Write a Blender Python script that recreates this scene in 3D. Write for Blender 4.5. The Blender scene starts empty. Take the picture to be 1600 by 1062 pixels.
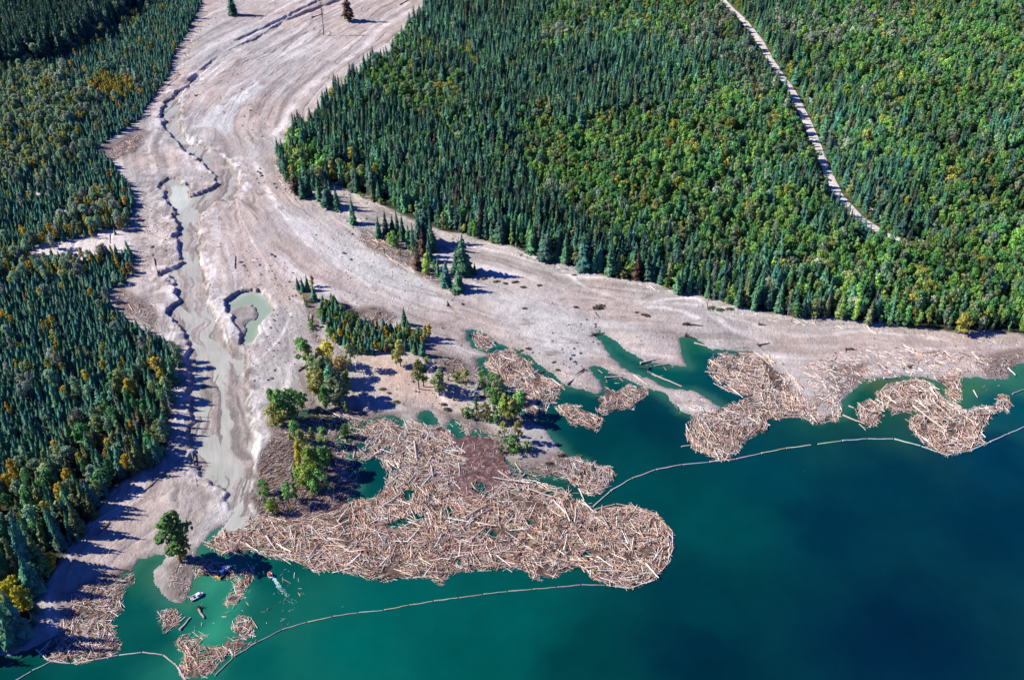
import bpy, bmesh, math, random
import numpy as np
from mathutils import Vector, Matrix, Euler

random.seed(7)
RNG = np.random.default_rng(11)
SC = bpy.context.scene
COL = SC.collection

# ------------------------------------------------------------------ camera, sky, sun, exposure
CAM_H, PITCH, FPX = 290.0, math.radians(37.6), 35.0 / 36.0 * 1600.0
cam_data = bpy.data.cameras.new("camera")
cam_data.lens, cam_data.sensor_width = 35.0, 36.0
cam_data.clip_start, cam_data.clip_end = 1.0, 9000.0
cam = bpy.data.objects.new("camera", cam_data)
cam.location = (0, 0, CAM_H)
cam.rotation_euler = (math.pi / 2 - PITCH, 0, 0)
COL.objects.link(cam)
SC.camera = cam

SUN_EL, SUN_AZ = math.radians(37.0), math.radians(176.0)   # direction towards the sun, measured from +X
sun_dir = Vector((math.cos(SUN_EL) * math.cos(SUN_AZ), math.cos(SUN_EL) * math.sin(SUN_AZ), math.sin(SUN_EL)))
sd = bpy.data.lights.new("sun", 'SUN')
sd.energy, sd.angle, sd.color = 5.0, math.radians(0.5), (1.0, 0.94, 0.81)
sun = bpy.data.objects.new("sun", sd)
sun.rotation_euler = sun_dir.to_track_quat('Z', 'Y').to_euler()
COL.objects.link(sun)

world = bpy.data.worlds.new("World")
SC.world = world
world.use_nodes = True
wn = world.node_tree
bg = wn.nodes["Background"]
sky = wn.nodes.new("ShaderNodeTexSky")
sky.sky_type = 'NISHITA'
sky.sun_disc = False
sky.sun_elevation = SUN_EL
sky.sun_rotation = math.pi / 2 - SUN_AZ
sky.altitude = 700
sky.air_density, sky.dust_density, sky.ozone_density = 1.0, 0.2, 5.0
tintn = wn.nodes.new("ShaderNodeMix")            # a deep, clean late summer sky: bluer light in the shade
tintn.data_type, tintn.blend_type = 'RGBA', 'MULTIPLY'
tintn.inputs[0].default_value = 1.0
tintn.inputs[7].default_value = (0.20, 0.46, 1.40, 1.0)
wn.links.new(sky.outputs[0], tintn.inputs[6])
wn.links.new(tintn.outputs[2], bg.inputs[0])
bg.inputs[1].default_value = 0.065
vs = SC.view_settings
vs.view_transform, vs.look, vs.gamma, vs.use_curve_mapping = 'Standard', 'None', 1.0, False
vs.exposure = 0.80
SC.cycles.max_bounces = 6
SC.cycles.diffuse_bounces = 2
SC.cycles.glossy_bounces = 2
SC.cycles.transmission_bounces = 2
SC.cycles.transparent_max_bounces = 4

# ------------------------------------------------------------------ geometry of the view: photo point -> ground point
CP, SP = math.cos(PITCH), math.sin(PITCH)
def P(px, py, z=0.0):
    x = (np.asarray(px, float) - 800.0) / FPX
    y = -(np.asarray(py, float) - 531.0) / FPX
    dy, dz = CP + y * SP, -SP + y * CP
    t = (z - CAM_H) / dz
    return t * x, t * dy
def pxy(X, Y, Z=0.0):
    dy, dz = Y, Z - CAM_H
    depth = dy * CP - dz * SP
    up = dy * SP + dz * CP
    return 800 + FPX * X / depth, 531 - FPX * up / depth, FPX / depth
def G(pts, z=0.0):
    a = np.array(pts, float)
    x, y = P(a[:, 0], a[:, 1], z)
    return np.stack([x, y], 1)

# ------------------------------------------------------------------ noise and distance fields
def _h(ix, iy, seed):
    n = (ix.astype(np.int64) * 374761393 + iy.astype(np.int64) * 668265263 + seed * 974711) & 0xffffffff
    n = ((n ^ (n >> 13)) * 1274126177) & 0xffffffff
    return ((n ^ (n >> 16)) & 0xffff) / 65535.0
def vnoise(x, y, seed=0):
    ix, iy = np.floor(x), np.floor(y)
    fx, fy = x - ix, y - iy
    fx, fy = fx * fx * (3 - 2 * fx), fy * fy * (3 - 2 * fy)
    a, b = _h(ix, iy, seed), _h(ix + 1, iy, seed)
    c, d = _h(ix, iy + 1, seed), _h(ix + 1, iy + 1, seed)
    return (a + (b - a) * fx) * (1 - fy) + (c + (d - c) * fx) * fy
def fbm(x, y, seed=0, octv=4, gain=0.5):
    s, amp, tot = 0.0, 1.0, 0.0
    for o in range(octv):
        s = s + amp * vnoise(x * 2 ** o + 17.3 * o, y * 2 ** o - 9.1 * o, seed + o)
        tot += amp
        amp *= gain
    return s / tot * 2 - 1
def sstep(a, b, x):
    t = np.clip((x - a) / (b - a), 0, 1)
    return t * t * (3 - 2 * t)

def sdf(X, Y, poly, margin=30.0):
    """signed distance to a closed polygon, negative inside; far points get +margin"""
    out = np.full(X.shape, margin)
    poly = np.asarray(poly, float)
    lo, hi = poly.min(0) - margin, poly.max(0) + margin
    m = (X > lo[0]) & (X < hi[0]) & (Y > lo[1]) & (Y < hi[1])
    if not m.any():
        return out
    x, y = X[m], Y[m]
    d2 = np.full(x.shape, 1e12)
    ins = np.zeros(x.shape, bool)
    n = len(poly)
    for i in range(n):
        ax, ay = poly[i]
        bx, by = poly[(i + 1) % n]
        ex, ey = bx - ax, by - ay
        L2 = ex * ex + ey * ey + 1e-9
        t = np.clip(((x - ax) * ex + (y - ay) * ey) / L2, 0, 1)
        d2 = np.minimum(d2, (x - ax - t * ex) ** 2 + (y - ay - t * ey) ** 2)
        c = (ay > y) != (by > y)
        if ey != 0:
            ins ^= c & (x < ax + (y - ay) * ex / ey)
    d = np.sqrt(d2)
    out[m] = np.clip(np.where(ins, -d, d), -1e9, margin)
    return out
def line_sd(X, Y, pts, margin=60.0):
    """distance to a polyline, distance along it, signed side distance"""
    pts = np.asarray(pts, float)
    D = np.full(X.shape, margin * 1.0)
    S = np.zeros(X.shape)
    N = np.zeros(X.shape)
    s0 = 0.0
    for i in range(len(pts) - 1):
        a, b = pts[i], pts[i + 1]
        e = b - a
        L = math.hypot(*e) + 1e-9
        m = (X > min(a[0], b[0]) - margin) & (X < max(a[0], b[0]) + margin) & (Y > min(a[1], b[1]) - margin) & (Y < max(a[1], b[1]) + margin)
        if m.any():
            x, y = X[m] - a[0], Y[m] - a[1]
            t = np.clip((x * e[0] + y * e[1]) / L / L, 0, 1)
            d = np.hypot(x - t * e[0], y - t * e[1])
            better = d < D[m]
            sgn = np.sign(x * e[1] - y * e[0])
            Dm, Sm, Nm = D[m], S[m], N[m]
            Dm[better], Sm[better], Nm[better] = d[better], s0 + (t * L)[better], (sgn * d)[better]
            D[m], S[m], N[m] = Dm, Sm, Nm
        s0 += L
    return D, S, N
def smooth_line(pts, k=6):
    pts = np.asarray(pts, float)
    q = np.vstack([2 * pts[0] - pts[1], pts, 2 * pts[-1] - pts[-2]])
    out = []
    for i in range(1, len(q) - 2):
        for t in np.linspace(0, 1, k, endpoint=False):
            p0, p1, p2, p3 = q[i - 1], q[i], q[i + 1], q[i + 2]
            out.append(0.5 * (2 * p1 + (p2 - p0) * t + (2 * p0 - 5 * p1 + 4 * p2 - p3) * t * t + (3 * p1 - p0 - 3 * p2 + p3) * t ** 3))
    out.append(pts[-1])
    return np.array(out)
def lin(r, g, b):
    f = lambda c: (c / 255 / 12.92) if c / 255 <= 0.04045 else ((c / 255 + 0.055) / 1.055) ** 2.4
    return np.array([f(r), f(g), f(b)])

# ------------------------------------------------------------------ object helpers
def tag(o, label=None, cat=None, group=None, kind=None):
    if label: o["label"] = label
    if cat: o["category"] = cat
    if group: o["group"] = group
    if kind: o["kind"] = kind
    return o
def link(o, parent=None):
    COL.objects.link(o)
    if parent is not None:
        o.parent = parent
    return o
def mesh_np(name, V, F, smooth=False, colors=None, mats=()):
    """mesh from numpy arrays; F is (n, k) or a list of (n, k) arrays"""
    V = np.asarray(V, np.float32)
    Fs = F if isinstance(F, list) else [F]
    me = bpy.data.meshes.new(name)
    me.vertices.add(len(V))
    me.vertices.foreach_set("co", V.ravel())
    idx = np.concatenate([np.asarray(f, np.int32).ravel() for f in Fs])
    tot = np.concatenate([np.full(len(f), np.asarray(f).shape[1], np.int32) for f in Fs])
    start = np.concatenate([[0], np.cumsum(tot)[:-1]]).astype(np.int32)
    me.loops.add(len(idx))
    me.loops.foreach_set("vertex_index", idx)
    me.polygons.add(len(tot))
    me.polygons.foreach_set("loop_start", start)
    me.polygons.foreach_set("loop_total", tot)
    me.polygons.foreach_set("use_smooth", np.full(len(tot), smooth, bool))
    if colors is not None:
        a = me.attributes.new("tone", 'FLOAT_COLOR', 'POINT')
        c = np.ones((len(V), 4), np.float32)
        c[:, :3] = colors
        a.data.foreach_set("color", c.ravel())
    for m in mats:
        me.materials.append(m)
    me.update(calc_edges=True)
    return me
def thing(name, label, cat, loc, rz=0.0, group=None):
    o = link(bpy.data.objects.new(name, None))
    o.empty_display_size = 0.5
    o.location = loc
    o.rotation_euler = (0, 0, rz)
    return tag(o, label, cat, group)

# ------------------------------------------------------------------ materials
def new_mat(name):
    m = bpy.data.materials.new(name)
    m.use_nodes = True
    nt = m.node_tree
    b = nt.nodes["Principled BSDF"]
    return m, nt, b
def N(nt, typ, **kw):
    n = nt.nodes.new(typ)
    for k, v in kw.items():
        setattr(n, k, v)
    return n
def noise_node(nt, scale, detail=4, rough=0.55, vec=None):
    n = N(nt, "ShaderNodeTexNoise")
    n.inputs["Scale"].default_value = scale
    n.inputs["Detail"].default_value = detail
    n.inputs["Roughness"].default_value = rough
    if vec is not None:
        nt.links.new(vec, n.inputs["Vector"])
    return n
def mix_rgb(nt, blend, fac, a, b):
    n = N(nt, "ShaderNodeMix", data_type='RGBA', blend_type=blend)
    for sock, v in ((n.inputs[0], fac), (n.inputs[6], a), (n.inputs[7], b)):
        if hasattr(v, "is_output"):
            nt.links.new(v, sock)
        elif isinstance(v, (int, float)):
            sock.default_value = v
        else:
            sock.default_value = (*v, 1.0)
    return n.outputs[2]
def ramp(nt, fac, stops):
    n = N(nt, "ShaderNodeValToRGB")
    el = n.color_ramp.elements
    while len(el) < len(stops):
        el.new(0.5)
    for e, (p, c) in zip(el, stops):
        e.position = p
        e.color = (*c, 1.0) if not isinstance(c, (int, float)) else (c, c, c, 1.0)
    nt.links.new(fac, n.inputs[0])
    return n.outputs[0]
def bump(nt, b, height, strength, dist):
    n = N(nt, "ShaderNodeBump")
    n.inputs["Strength"].default_value = strength
    n.inputs["Distance"].default_value = dist
    nt.links.new(height, n.inputs["Height"])
    nt.links.new(n.outputs[0], b.inputs["Normal"])
def plain_mat(name, c, rough=0.6, spec=0.3, var=0.25, scale=3.0, metal=0.0):
    m, nt, b = new_mat(name)
    tc = N(nt, "ShaderNodeTexCoord")
    n = noise_node(nt, scale, 5, 0.6, tc.outputs["Object"])
    r = ramp(nt, n.outputs[0], [(0.3, 1.0 - var), (0.7, 1.0 + var * 0.5)])
    col = mix_rgb(nt, 'MULTIPLY', 1.0, c, r)
    nt.links.new(col, b.inputs["Base Color"])
    b.inputs["Roughness"].default_value = rough
    b.inputs["Specular IOR Level"].default_value = spec
    b.inputs["Metallic"].default_value = metal
    return m

def ground_material():
    m, nt, b = new_mat("silt_and_soil")
    geo = N(nt, "ShaderNodeNewGeometry")
    at = N(nt, "ShaderNodeAttribute", attribute_name="tone")
    fl = N(nt, "ShaderNodeAttribute", attribute_name="flow")
    n1 = noise_node(nt, 0.9, 6, 0.62, geo.outputs["Position"])
    n2 = noise_node(nt, 3.5, 4, 0.6, geo.outputs["Position"])
    n3 = noise_node(nt, 1.0, 6, 0.6, fl.outputs["Vector"])
    r1 = ramp(nt, n1.outputs[0], [(0.25, 0.80), (0.75, 1.12)])
    r3 = ramp(nt, n3.outputs[0], [(0.28, 0.80), (0.48, 1.0), (0.75, 1.16)])
    c = mix_rgb(nt, 'MULTIPLY', 1.0, at.outputs["Color"], r1)
    c = mix_rgb(nt, 'MULTIPLY', 0.40, c, r3)
    sp = ramp(nt, n2.outputs[0], [(0.22, 0.45), (0.36, 1.0)])
    c = mix_rgb(nt, 'MULTIPLY', 0.8, c, sp)
    nt.links.new(c, b.inputs["Base Color"])
    b.inputs["Roughness"].default_value = 0.85
    b.inputs["Specular IOR Level"].default_value = 0.15
    add = N(nt, "ShaderNodeMath", operation='ADD')
    nt.links.new(n1.outputs[0], add.inputs[0])
    n4 = noise_node(nt, 0.22, 6, 0.6, geo.outputs["Position"])
    nt.links.new(n4.outputs[0], add.inputs[1])
    ad2 = N(nt, "ShaderNodeMath", operation='MULTIPLY_ADD')
    nt.links.new(n2.outputs[0], ad2.inputs[0])
    ad2.inputs[1].default_value = 0.5
    nt.links.new(add.outputs[0], ad2.inputs[2])
    bump(nt, b, ad2.outputs[0], 0.8, 0.6)
    return m

def water_material(name, rough=0.07, wave=0.15, attr=True, color=(0.3, 0.32, 0.28), spec=0.5, streak=False):
    m, nt, b = new_mat(name)
    geo = N(nt, "ShaderNodeNewGeometry")
    n = noise_node(nt, 0.05, 5, 0.6, geo.outputs["Position"])
    r = ramp(nt, n.outputs[0], [(0.3, 0.86), (0.7, 1.1)])
    if attr:
        at = N(nt, "ShaderNodeAttribute", attribute_name="tone")
        c = mix_rgb(nt, 'MULTIPLY', 1.0, at.outputs["Color"], r)
    else:
        c = mix_rgb(nt, 'MULTIPLY', 1.0, color, r)
    if streak:
        fl = N(nt, "ShaderNodeAttribute", attribute_name="flow")
        n3 = noise_node(nt, 1.6, 5, 0.6, fl.outputs["Vector"])
        c = mix_rgb(nt, 'MULTIPLY', 0.8, c, ramp(nt, n3.outputs[0], [(0.3, 0.8), (0.7, 1.12)]))
    nt.links.new(c, b.inputs["Base Color"])
    b.inputs["Roughness"].default_value = rough
    b.inputs["IOR"].default_value = 1.33
    b.inputs["Specular IOR Level"].default_value = spec
    w = noise_node(nt, 0.8, 3, 0.5, geo.outputs["Position"])
    bump(nt, b, w.outputs[0], wave, 0.3)
    return m

def leaf_material(name):
    m, nt, b = new_mat(name)
    at = N(nt, "ShaderNodeAttribute", attribute_name="tint", attribute_type='INSTANCER')
    geo = N(nt, "ShaderNodeNewGeometry")
    r = ramp(nt, geo.outputs["Random Per Island"], [(0.0, 0.60), (0.5, 1.0), (1.0, 1.6)])
    c = mix_rgb(nt, 'MULTIPLY', 1.0, at.outputs["Color"], r)
    nt.links.new(c, b.inputs["Base Color"])
    b.inputs["Roughness"].default_value = 0.6
    b.inputs["Specular IOR Level"].default_value = 0.3
    tr = N(nt, "ShaderNodeBsdfTranslucent")
    nt.links.new(c, tr.inputs["Color"])
    mx = N(nt, "ShaderNodeMixShader")
    mx.inputs[0].default_value = 0.38
    nt.links.new(b.outputs[0], mx.inputs[1])
    nt.links.new(tr.outputs[0], mx.inputs[2])
    nt.links.new(mx.outputs[0], nt.nodes["Material Output"].inputs["Surface"])
    return m

def tone_material(name, rough=0.8, spec=0.2):
    """wood and debris: colour of each piece, weathered by noise"""
    m, nt, b = new_mat(name)
    at = N(nt, "ShaderNodeAttribute", attribute_name="tone")
    geo = N(nt, "ShaderNodeNewGeometry")
    n = noise_node(nt, 2.2, 4, 0.6, geo.outputs["Position"])
    c = mix_rgb(nt, 'MULTIPLY', 1.0, at.outputs["Color"], ramp(nt, n.outputs[0], [(0.3, 0.72), (0.7, 1.18)]))
    nt.links.new(c, b.inputs["Base Color"])
    b.inputs["Roughness"].default_value = rough
    b.inputs["Specular IOR Level"].default_value = spec
    return m
def wood_material(name):
    """wood of a separate log: the object's own tint, weathered along its length"""
    m, nt, b = new_mat(name)
    at = N(nt, "ShaderNodeAttribute", attribute_name="tint", attribute_type='OBJECT')
    tc = N(nt, "ShaderNodeTexCoord")
    mp = N(nt, "ShaderNodeMapping")
    mp.inputs["Scale"].default_value = (3.0, 2.5, 2.5)
    nt.links.new(tc.outputs["Object"], mp.inputs["Vector"])
    n = noise_node(nt, 2.0, 5, 0.65, mp.outputs[0])
    c = mix_rgb(nt, 'MULTIPLY', 1.0, at.outputs["Color"], ramp(nt, n.outputs[0], [(0.3, 0.65), (0.7, 1.2)]))
    nt.links.new(c, b.inputs["Base Color"])
    b.inputs["Roughness"].default_value = 0.8
    b.inputs["Specular IOR Level"].default_value = 0.2
    return m
M_GROUND = ground_material()
M_LAKE = water_material("lake_water", 0.06, 0.10)
M_RIVER = water_material("silty_river_water", 0.22, 0.06, spec=0.4, streak=True)
M_POND = water_material("silty_pond_water", 0.12, 0.03)
M_LEAF = leaf_material("foliage")
M_BARK = plain_mat("bark", (0.10, 0.075, 0.06), 0.9, 0.1, 0.4, 2.0)
M_PALEBARK = plain_mat("pale_bark", (0.30, 0.28, 0.25), 0.85, 0.1, 0.4, 2.0)
M_DRIFT = tone_material("driftwood")
M_LOG = wood_material("log_wood")
M_ROAD = plain_mat("gravel_road", (0.56, 0.52, 0.50), 0.95, 0.1, 0.3, 0.4)
M_ROCK = plain_mat("boulder_rock", (0.20, 0.185, 0.18), 0.9, 0.15, 0.4, 1.2)
# ------------------------------------------------------------------ the lie of the land
LAKE = [(1700,552),(1592,566),(1582,574),(1574,592),(1546,592),(1512,589),(1456,593),(1402,587),(1352,592),(1335,606),(1316,625),(1312,645),(1280,656),
 (1255,646),(1240,612),(1215,582),(1195,560),(1170,550),(1140,548),(1110,545),(1098,535),(1080,526),(1063,527),(1064,540),(1062,550),(1075,574),(1045,571),(1020,567),
 (1000,560),(975,545),(955,530),(936,516),(931,524),(940,540),(955,558),(972,570),(985,581),(1005,590),(1030,600),(1050,608),(1085,611),(1110,622),(1128,638),
 (1118,648),(1085,650),(1062,642),(1048,625),(1030,613),(1005,605),(985,595),(955,581),(940,572),(925,570),(920,575),(931,590),(940,606),(938,615),(915,612),(885,603),
 (862,586),(845,572),(828,556),(806,545),(785,538),(765,525),(745,516),(727,517),(729,528),(738,542),(752,549),(764,555),(757,557),(746,560),(745,570),(752,580),
 (765,592),(778,604),(792,622),(800,636),(812,644),(826,654),(838,660),(851,668),(858,680),(872,697),(884,710),(895,716),(905,722),(912,745),(898,752),(870,742),
 (835,738),(800,730),(790,716),(777,702),(775,690),(765,684),(762,676),(752,668),(742,674),(730,681),(722,672),(716,655),(704,653),(700,662),(690,668),(682,660),(678,644),(665,640),(655,646),(652,660),(640,668),(628,655),
 (612,648),(598,650),(580,655),(566,658),(560,662),(548,655),(528,652),(515,640),(480,640),(468,648),(470,660),(490,672),(512,678),(525,675),(522,690),(519,697),(526,702),(548,704),
 (540,722),(548,745),(560,758),(548,775),(535,790),(510,800),(460,806),(430,812),(400,808),(345,822),(322,845),(310,858),(302,880),(300,910),(292,935),(280,945),(265,940),
 (248,925),(238,910),(242,895),(252,880),(255,870),(240,866),(222,875),(208,890),(190,900),(165,918),(140,930),(118,945),(110,965),(100,985),(70,1000),(45,1015),(20,1022),(-60,1030),
 (-400,1080),(-400,1500),(2300,1500),(2300,552)]
CORRIDOR = [(310,118),(296,136),(280,145),(270,153),(257,166),(252,187),(260,204),(270,217),(289,236),(297,242),(308,250),(319,259),(330,270),(342,280),(340,290),
 (322,303),(299,309),(295,300),(301,290),(286,290),(280,281),(269,279),(254,289),(257,300),(261,315),(265,324),(272,327),(276,350),(281,365),(275,371),(278,391),(285,416),
 (268,424),(251,430),(252,434),(270,432),(267,438),(277,456),(284,471),(266,488),(265,498),(287,516),(297,537),(295,569),(302,602),(299,644),(294,682),(300,707),(305,726),(311,740),(325,752),
 (341,760),(356,772),(360,795),(340,840),(392,830),(397,770),(397,752),(400,717),(402,687),(390,676),(391,652),(389,620),(384,585),(384,556),(368,545),(355,530),(342,507),(330,482),(327,466),(320,441),
 (312,411),(314,383),(311,361),(311,345),(317,335),(336,321),(346,315),(362,315),(370,306),(379,292),(375,280),(374,269),(366,261),(345,246),(326,236),(312,230),(297,226),
 (291,216),(285,206),(277,199),(284,171),(282,159),(287,147),(300,135),(313,122)]
MESA2 = [(317,265),(322,266),(333,272),(338,278),(330,277)]
PIT = [(348,474),(362,470),(374,462),(391,455),(400,456),(412,461),(423,468),(425,478),(429,487),(430,494),(421,497),(415,507),(407,525),(400,537),(388,545),(378,540),(380,525),(372,520),(366,512),(362,500),(352,490)]
PITMOUND = [(364,486),(372,480),(383,480),(392,476),(402,481),(404,491),(398,503),(388,507),(384,522),(377,530),(364,524),(348,516),(344,494)]
TRENCH = [(300,128),(318,112),(340,95),(365,80),(400,65),(430,45),(468,26),(515,8),(545,-4),(600,-40)]
TRENCH2 = [(372,66),(400,52),(432,38),(470,18),(505,2),(560,-30)]
BANKLINES = [[(340,515),(352,495),(362,480)], [(372,508),(362,525),(355,545)], [(410,470),(395,520),(372,545)]]
FLOW1 = G(smooth_line([(700,-70),(600,0),(500,60),(420,110),(365,160),(340,220),(350,280),(330,340),(335,420),(345,520),(370,640),(380,760),(350,830),(260,900)], 3))
FLOW2 = G(smooth_line([(700,-70),(600,0),(500,60),(420,110),(365,160),(348,215),(385,285),(460,370),(580,445),(720,495),(850,530),(1000,545),(1200,560),(1400,558),(1700,552)], 3))

WEST = [(-300,-200),(325,-20),(318,0),(310,20),(298,45),(276,82),(266,115),(250,140),(238,160),(226,180),(200,205),(160,226),(152,240),(176,257),(190,275),(204,292),(212,312),(215,330),
 (206,347),(198,358),(200,388),(212,405),(214,425),(207,436),(190,450),(172,463),(178,485),(215,512),(250,532),(280,548),(284,572),(275,590),(275,640),(268,680),(264,715),(240,732),(216,742),(180,775),(165,798),
 (120,852),(92,892),(68,935),(58,975),(18,1010),(-60,1025),(-400,1070),(-500,500)]
EAST = [(690,-80),(668,0),(655,35),(625,62),(608,90),(580,112),(560,118),(548,138),(520,155),(500,180),(475,200),(455,220),(432,243),(432,262),(445,288),(470,300),(505,300),(520,290),(560,308),(605,330),(645,348),(700,366),(740,376),(790,388),(830,402),(900,424),(960,440),(1020,446),
 (1060,462),(1120,474),(1170,487),(1240,497),(1320,502),(1400,512),(1480,520),(1600,526),(1720,528),(1900,520),(2100,200),(2000,-150),(1000,-180)]
CLEARINGS = [[(45,402),(60,386),(110,378),(158,362),(195,362),(206,386),(196,402),(160,398),(140,412),(100,408),(50,414)],
 [(100,455),(108,455),(124,470),(112,470)], [(40,300),(75,302),(70,312),(40,308)]]
ROAD = [(1110,-50),(1128,0),(1160,32),(1186,66),(1208,103),(1234,140),(1254,178),(1272,220),(1289,262),(1308,303),(1334,335),(1366,359),(1400,376),(1422,384)]
TRACK = [(1232,102),(1250,125),(1266,160),(1281,180),(1294,205),(1306,235),(1312,258),(1326,282),(1342,312),(1368,336),(1398,356),(1440,378),(1450,381)]

BARK_FIELD = [(706,690),(735,682),(762,686),(778,688),(782,708),(795,735),(790,748),(770,756),(745,780),(718,776),(710,750),(722,730),(728,712)]
# log mats: outline, relative density, log length range, tone family, where
MATS = {
 'main': [(402,806),(350,828),(322,846),(345,866),(400,860),(440,872),(468,882),(490,895),(520,890),(545,893),(575,904),(600,905),(640,903),(662,900),(690,911),(704,896),(745,888),(790,890),(815,888),(838,905),(870,900),
   (892,885),(915,888),(925,900),(950,913),(982,918),(1020,905),(1044,874),(1051,850),(1049,825),(1022,800),(985,788),(930,796),(915,790),(900,775),(860,758),(820,748),(795,742),(775,750),(745,775),(720,770),(716,745),(728,720),
   (722,695),(705,672),(690,664),(672,668),(650,655),(628,660),(600,656),(572,662),(548,700),(565,720),(592,716),(608,735),(600,765),(578,782),(555,780),(520,800),(460,806)],
 'shore': [(452,676),(425,690),(402,716),(395,770),(400,800),(425,812),(470,808),(520,800),(545,786),(548,760),(510,750),(520,715),(480,735),(462,720),(470,690)],
 'inlet_head': [(738,522),(752,517),(768,522),(775,538),(768,548),(745,540)],
 'inlet': [(757,572),(762,556),(785,546),(800,544),(822,560),(842,580),(862,592),(880,603),(872,625),(850,642),(838,655),(826,648),(806,626),(790,605),(775,585)],
 'islet': [(870,636),(882,632),(900,630),(922,640),(938,650),(940,658),(930,674),(905,668),(885,657)],
 'spit': [(932,624),(940,612),(945,604),(962,610),(982,602),(1000,603),(1010,606),(1008,618),(998,625),(988,640),(978,638),(962,640),(942,648),(935,640)],
 'point': [(880,718),(902,712),(922,722),(940,724),(955,728),(961,742),(950,760),(930,775),(912,768),(895,752),(882,738)],
 'big_east': [(1108,560),(1135,552),(1168,551),(1200,556),(1226,578),(1252,606),(1264,640),(1245,653),(1205,655),(1192,672),(1162,690),(1150,705),(1136,720),(1108,713),(1082,700),(1072,668),(1080,650),(1120,640),(1150,628),(1178,620),(1150,615),(1125,604),(1108,585)],
 'shore_east': [(1240,632),(1270,622),(1300,612),(1316,618),(1308,656),(1270,660),(1250,654)],
 'round': [(1340,645),(1342,632),(1362,625),(1380,634),(1381,650),(1370,664),(1350,668),(1342,660)],
 'far_east': [(1370,615),(1385,603),(1410,596),(1438,592),(1456,600),(1480,622),(1508,640),(1530,634),(1556,634),(1555,645),(1540,662),(1534,678),(1538,692),(1510,707),(1476,711),(1448,696),(1426,678),(1420,656),(1440,645),(1415,640),(1390,646),(1374,630)],
 'east_tongue': [(1458,590),(1478,585),(1510,585),(1500,600),(1505,618),(1498,630),(1484,620),(1474,604)],
 'small_east': [(1553,638),(1562,618),(1575,618),(1582,632),(1574,644)],
 'corner': [(55,1012),(75,1028),(118,1036),(165,1025),(184,1012),(182,990),(172,970),(190,952),(186,932),(208,912),(210,890),(170,908),(135,925),(112,935),(104,955),(95,980),(85,1000)],
 'puff': [(246,970),(250,958),(268,953),(282,958),(278,974),(258,984)],
 'south': [(276,1002),(292,990),(322,993),(318,1003),(308,1010),(335,1015),(352,1010),(362,1020),(340,1040),(334,1052),(305,1062),(285,1060),(278,1040),(284,1025)],
 'south_knob': [(357,988),(372,964),(385,962),(397,978),(396,992),(375,998)],
 'south_bridge': [(345,1000),(375,996),(398,1002),(360,1025),(345,1018)],
 'slick': [(304,878),(330,874),(352,878),(372,890),(392,882),(397,898),(388,918),(378,932),(368,920),(360,906),(335,904),(304,902)],
 'cove_tail': [(356,930),(378,922),(384,930),(366,944),(352,950)],
 'spit_side': [(288,912),(296,900),(300,915),(295,935),(280,936)],
}
HOLES = [(569,740,22,13),(585,722,14,5),(562,776,10,7),(626,817,16,6),(650,808,12,5),(600,700,9,4),(618,733,10,4),(640,768,9,6),(676,775,7,4),(748,760,6,7),(760,770,9,4),
 (935,803,4,5),(934,825,4,8),(700,800,8,4),(880,805,5,3),(820,815,7,4),(560,700,16,5),(740,800,5,3),(770,835,5,3),(775,873,4,4),(715,876,5,3),(860,772,10,4),(918,866,6,5),
 (888,862,5,3),(1130,600,8,4),(700,705,5,3),(540,835,4,2),(605,835,5,2),(1475,660,8,3),(348,897,8,8),(355,886,7,5),(1500,655,5,3)]
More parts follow.
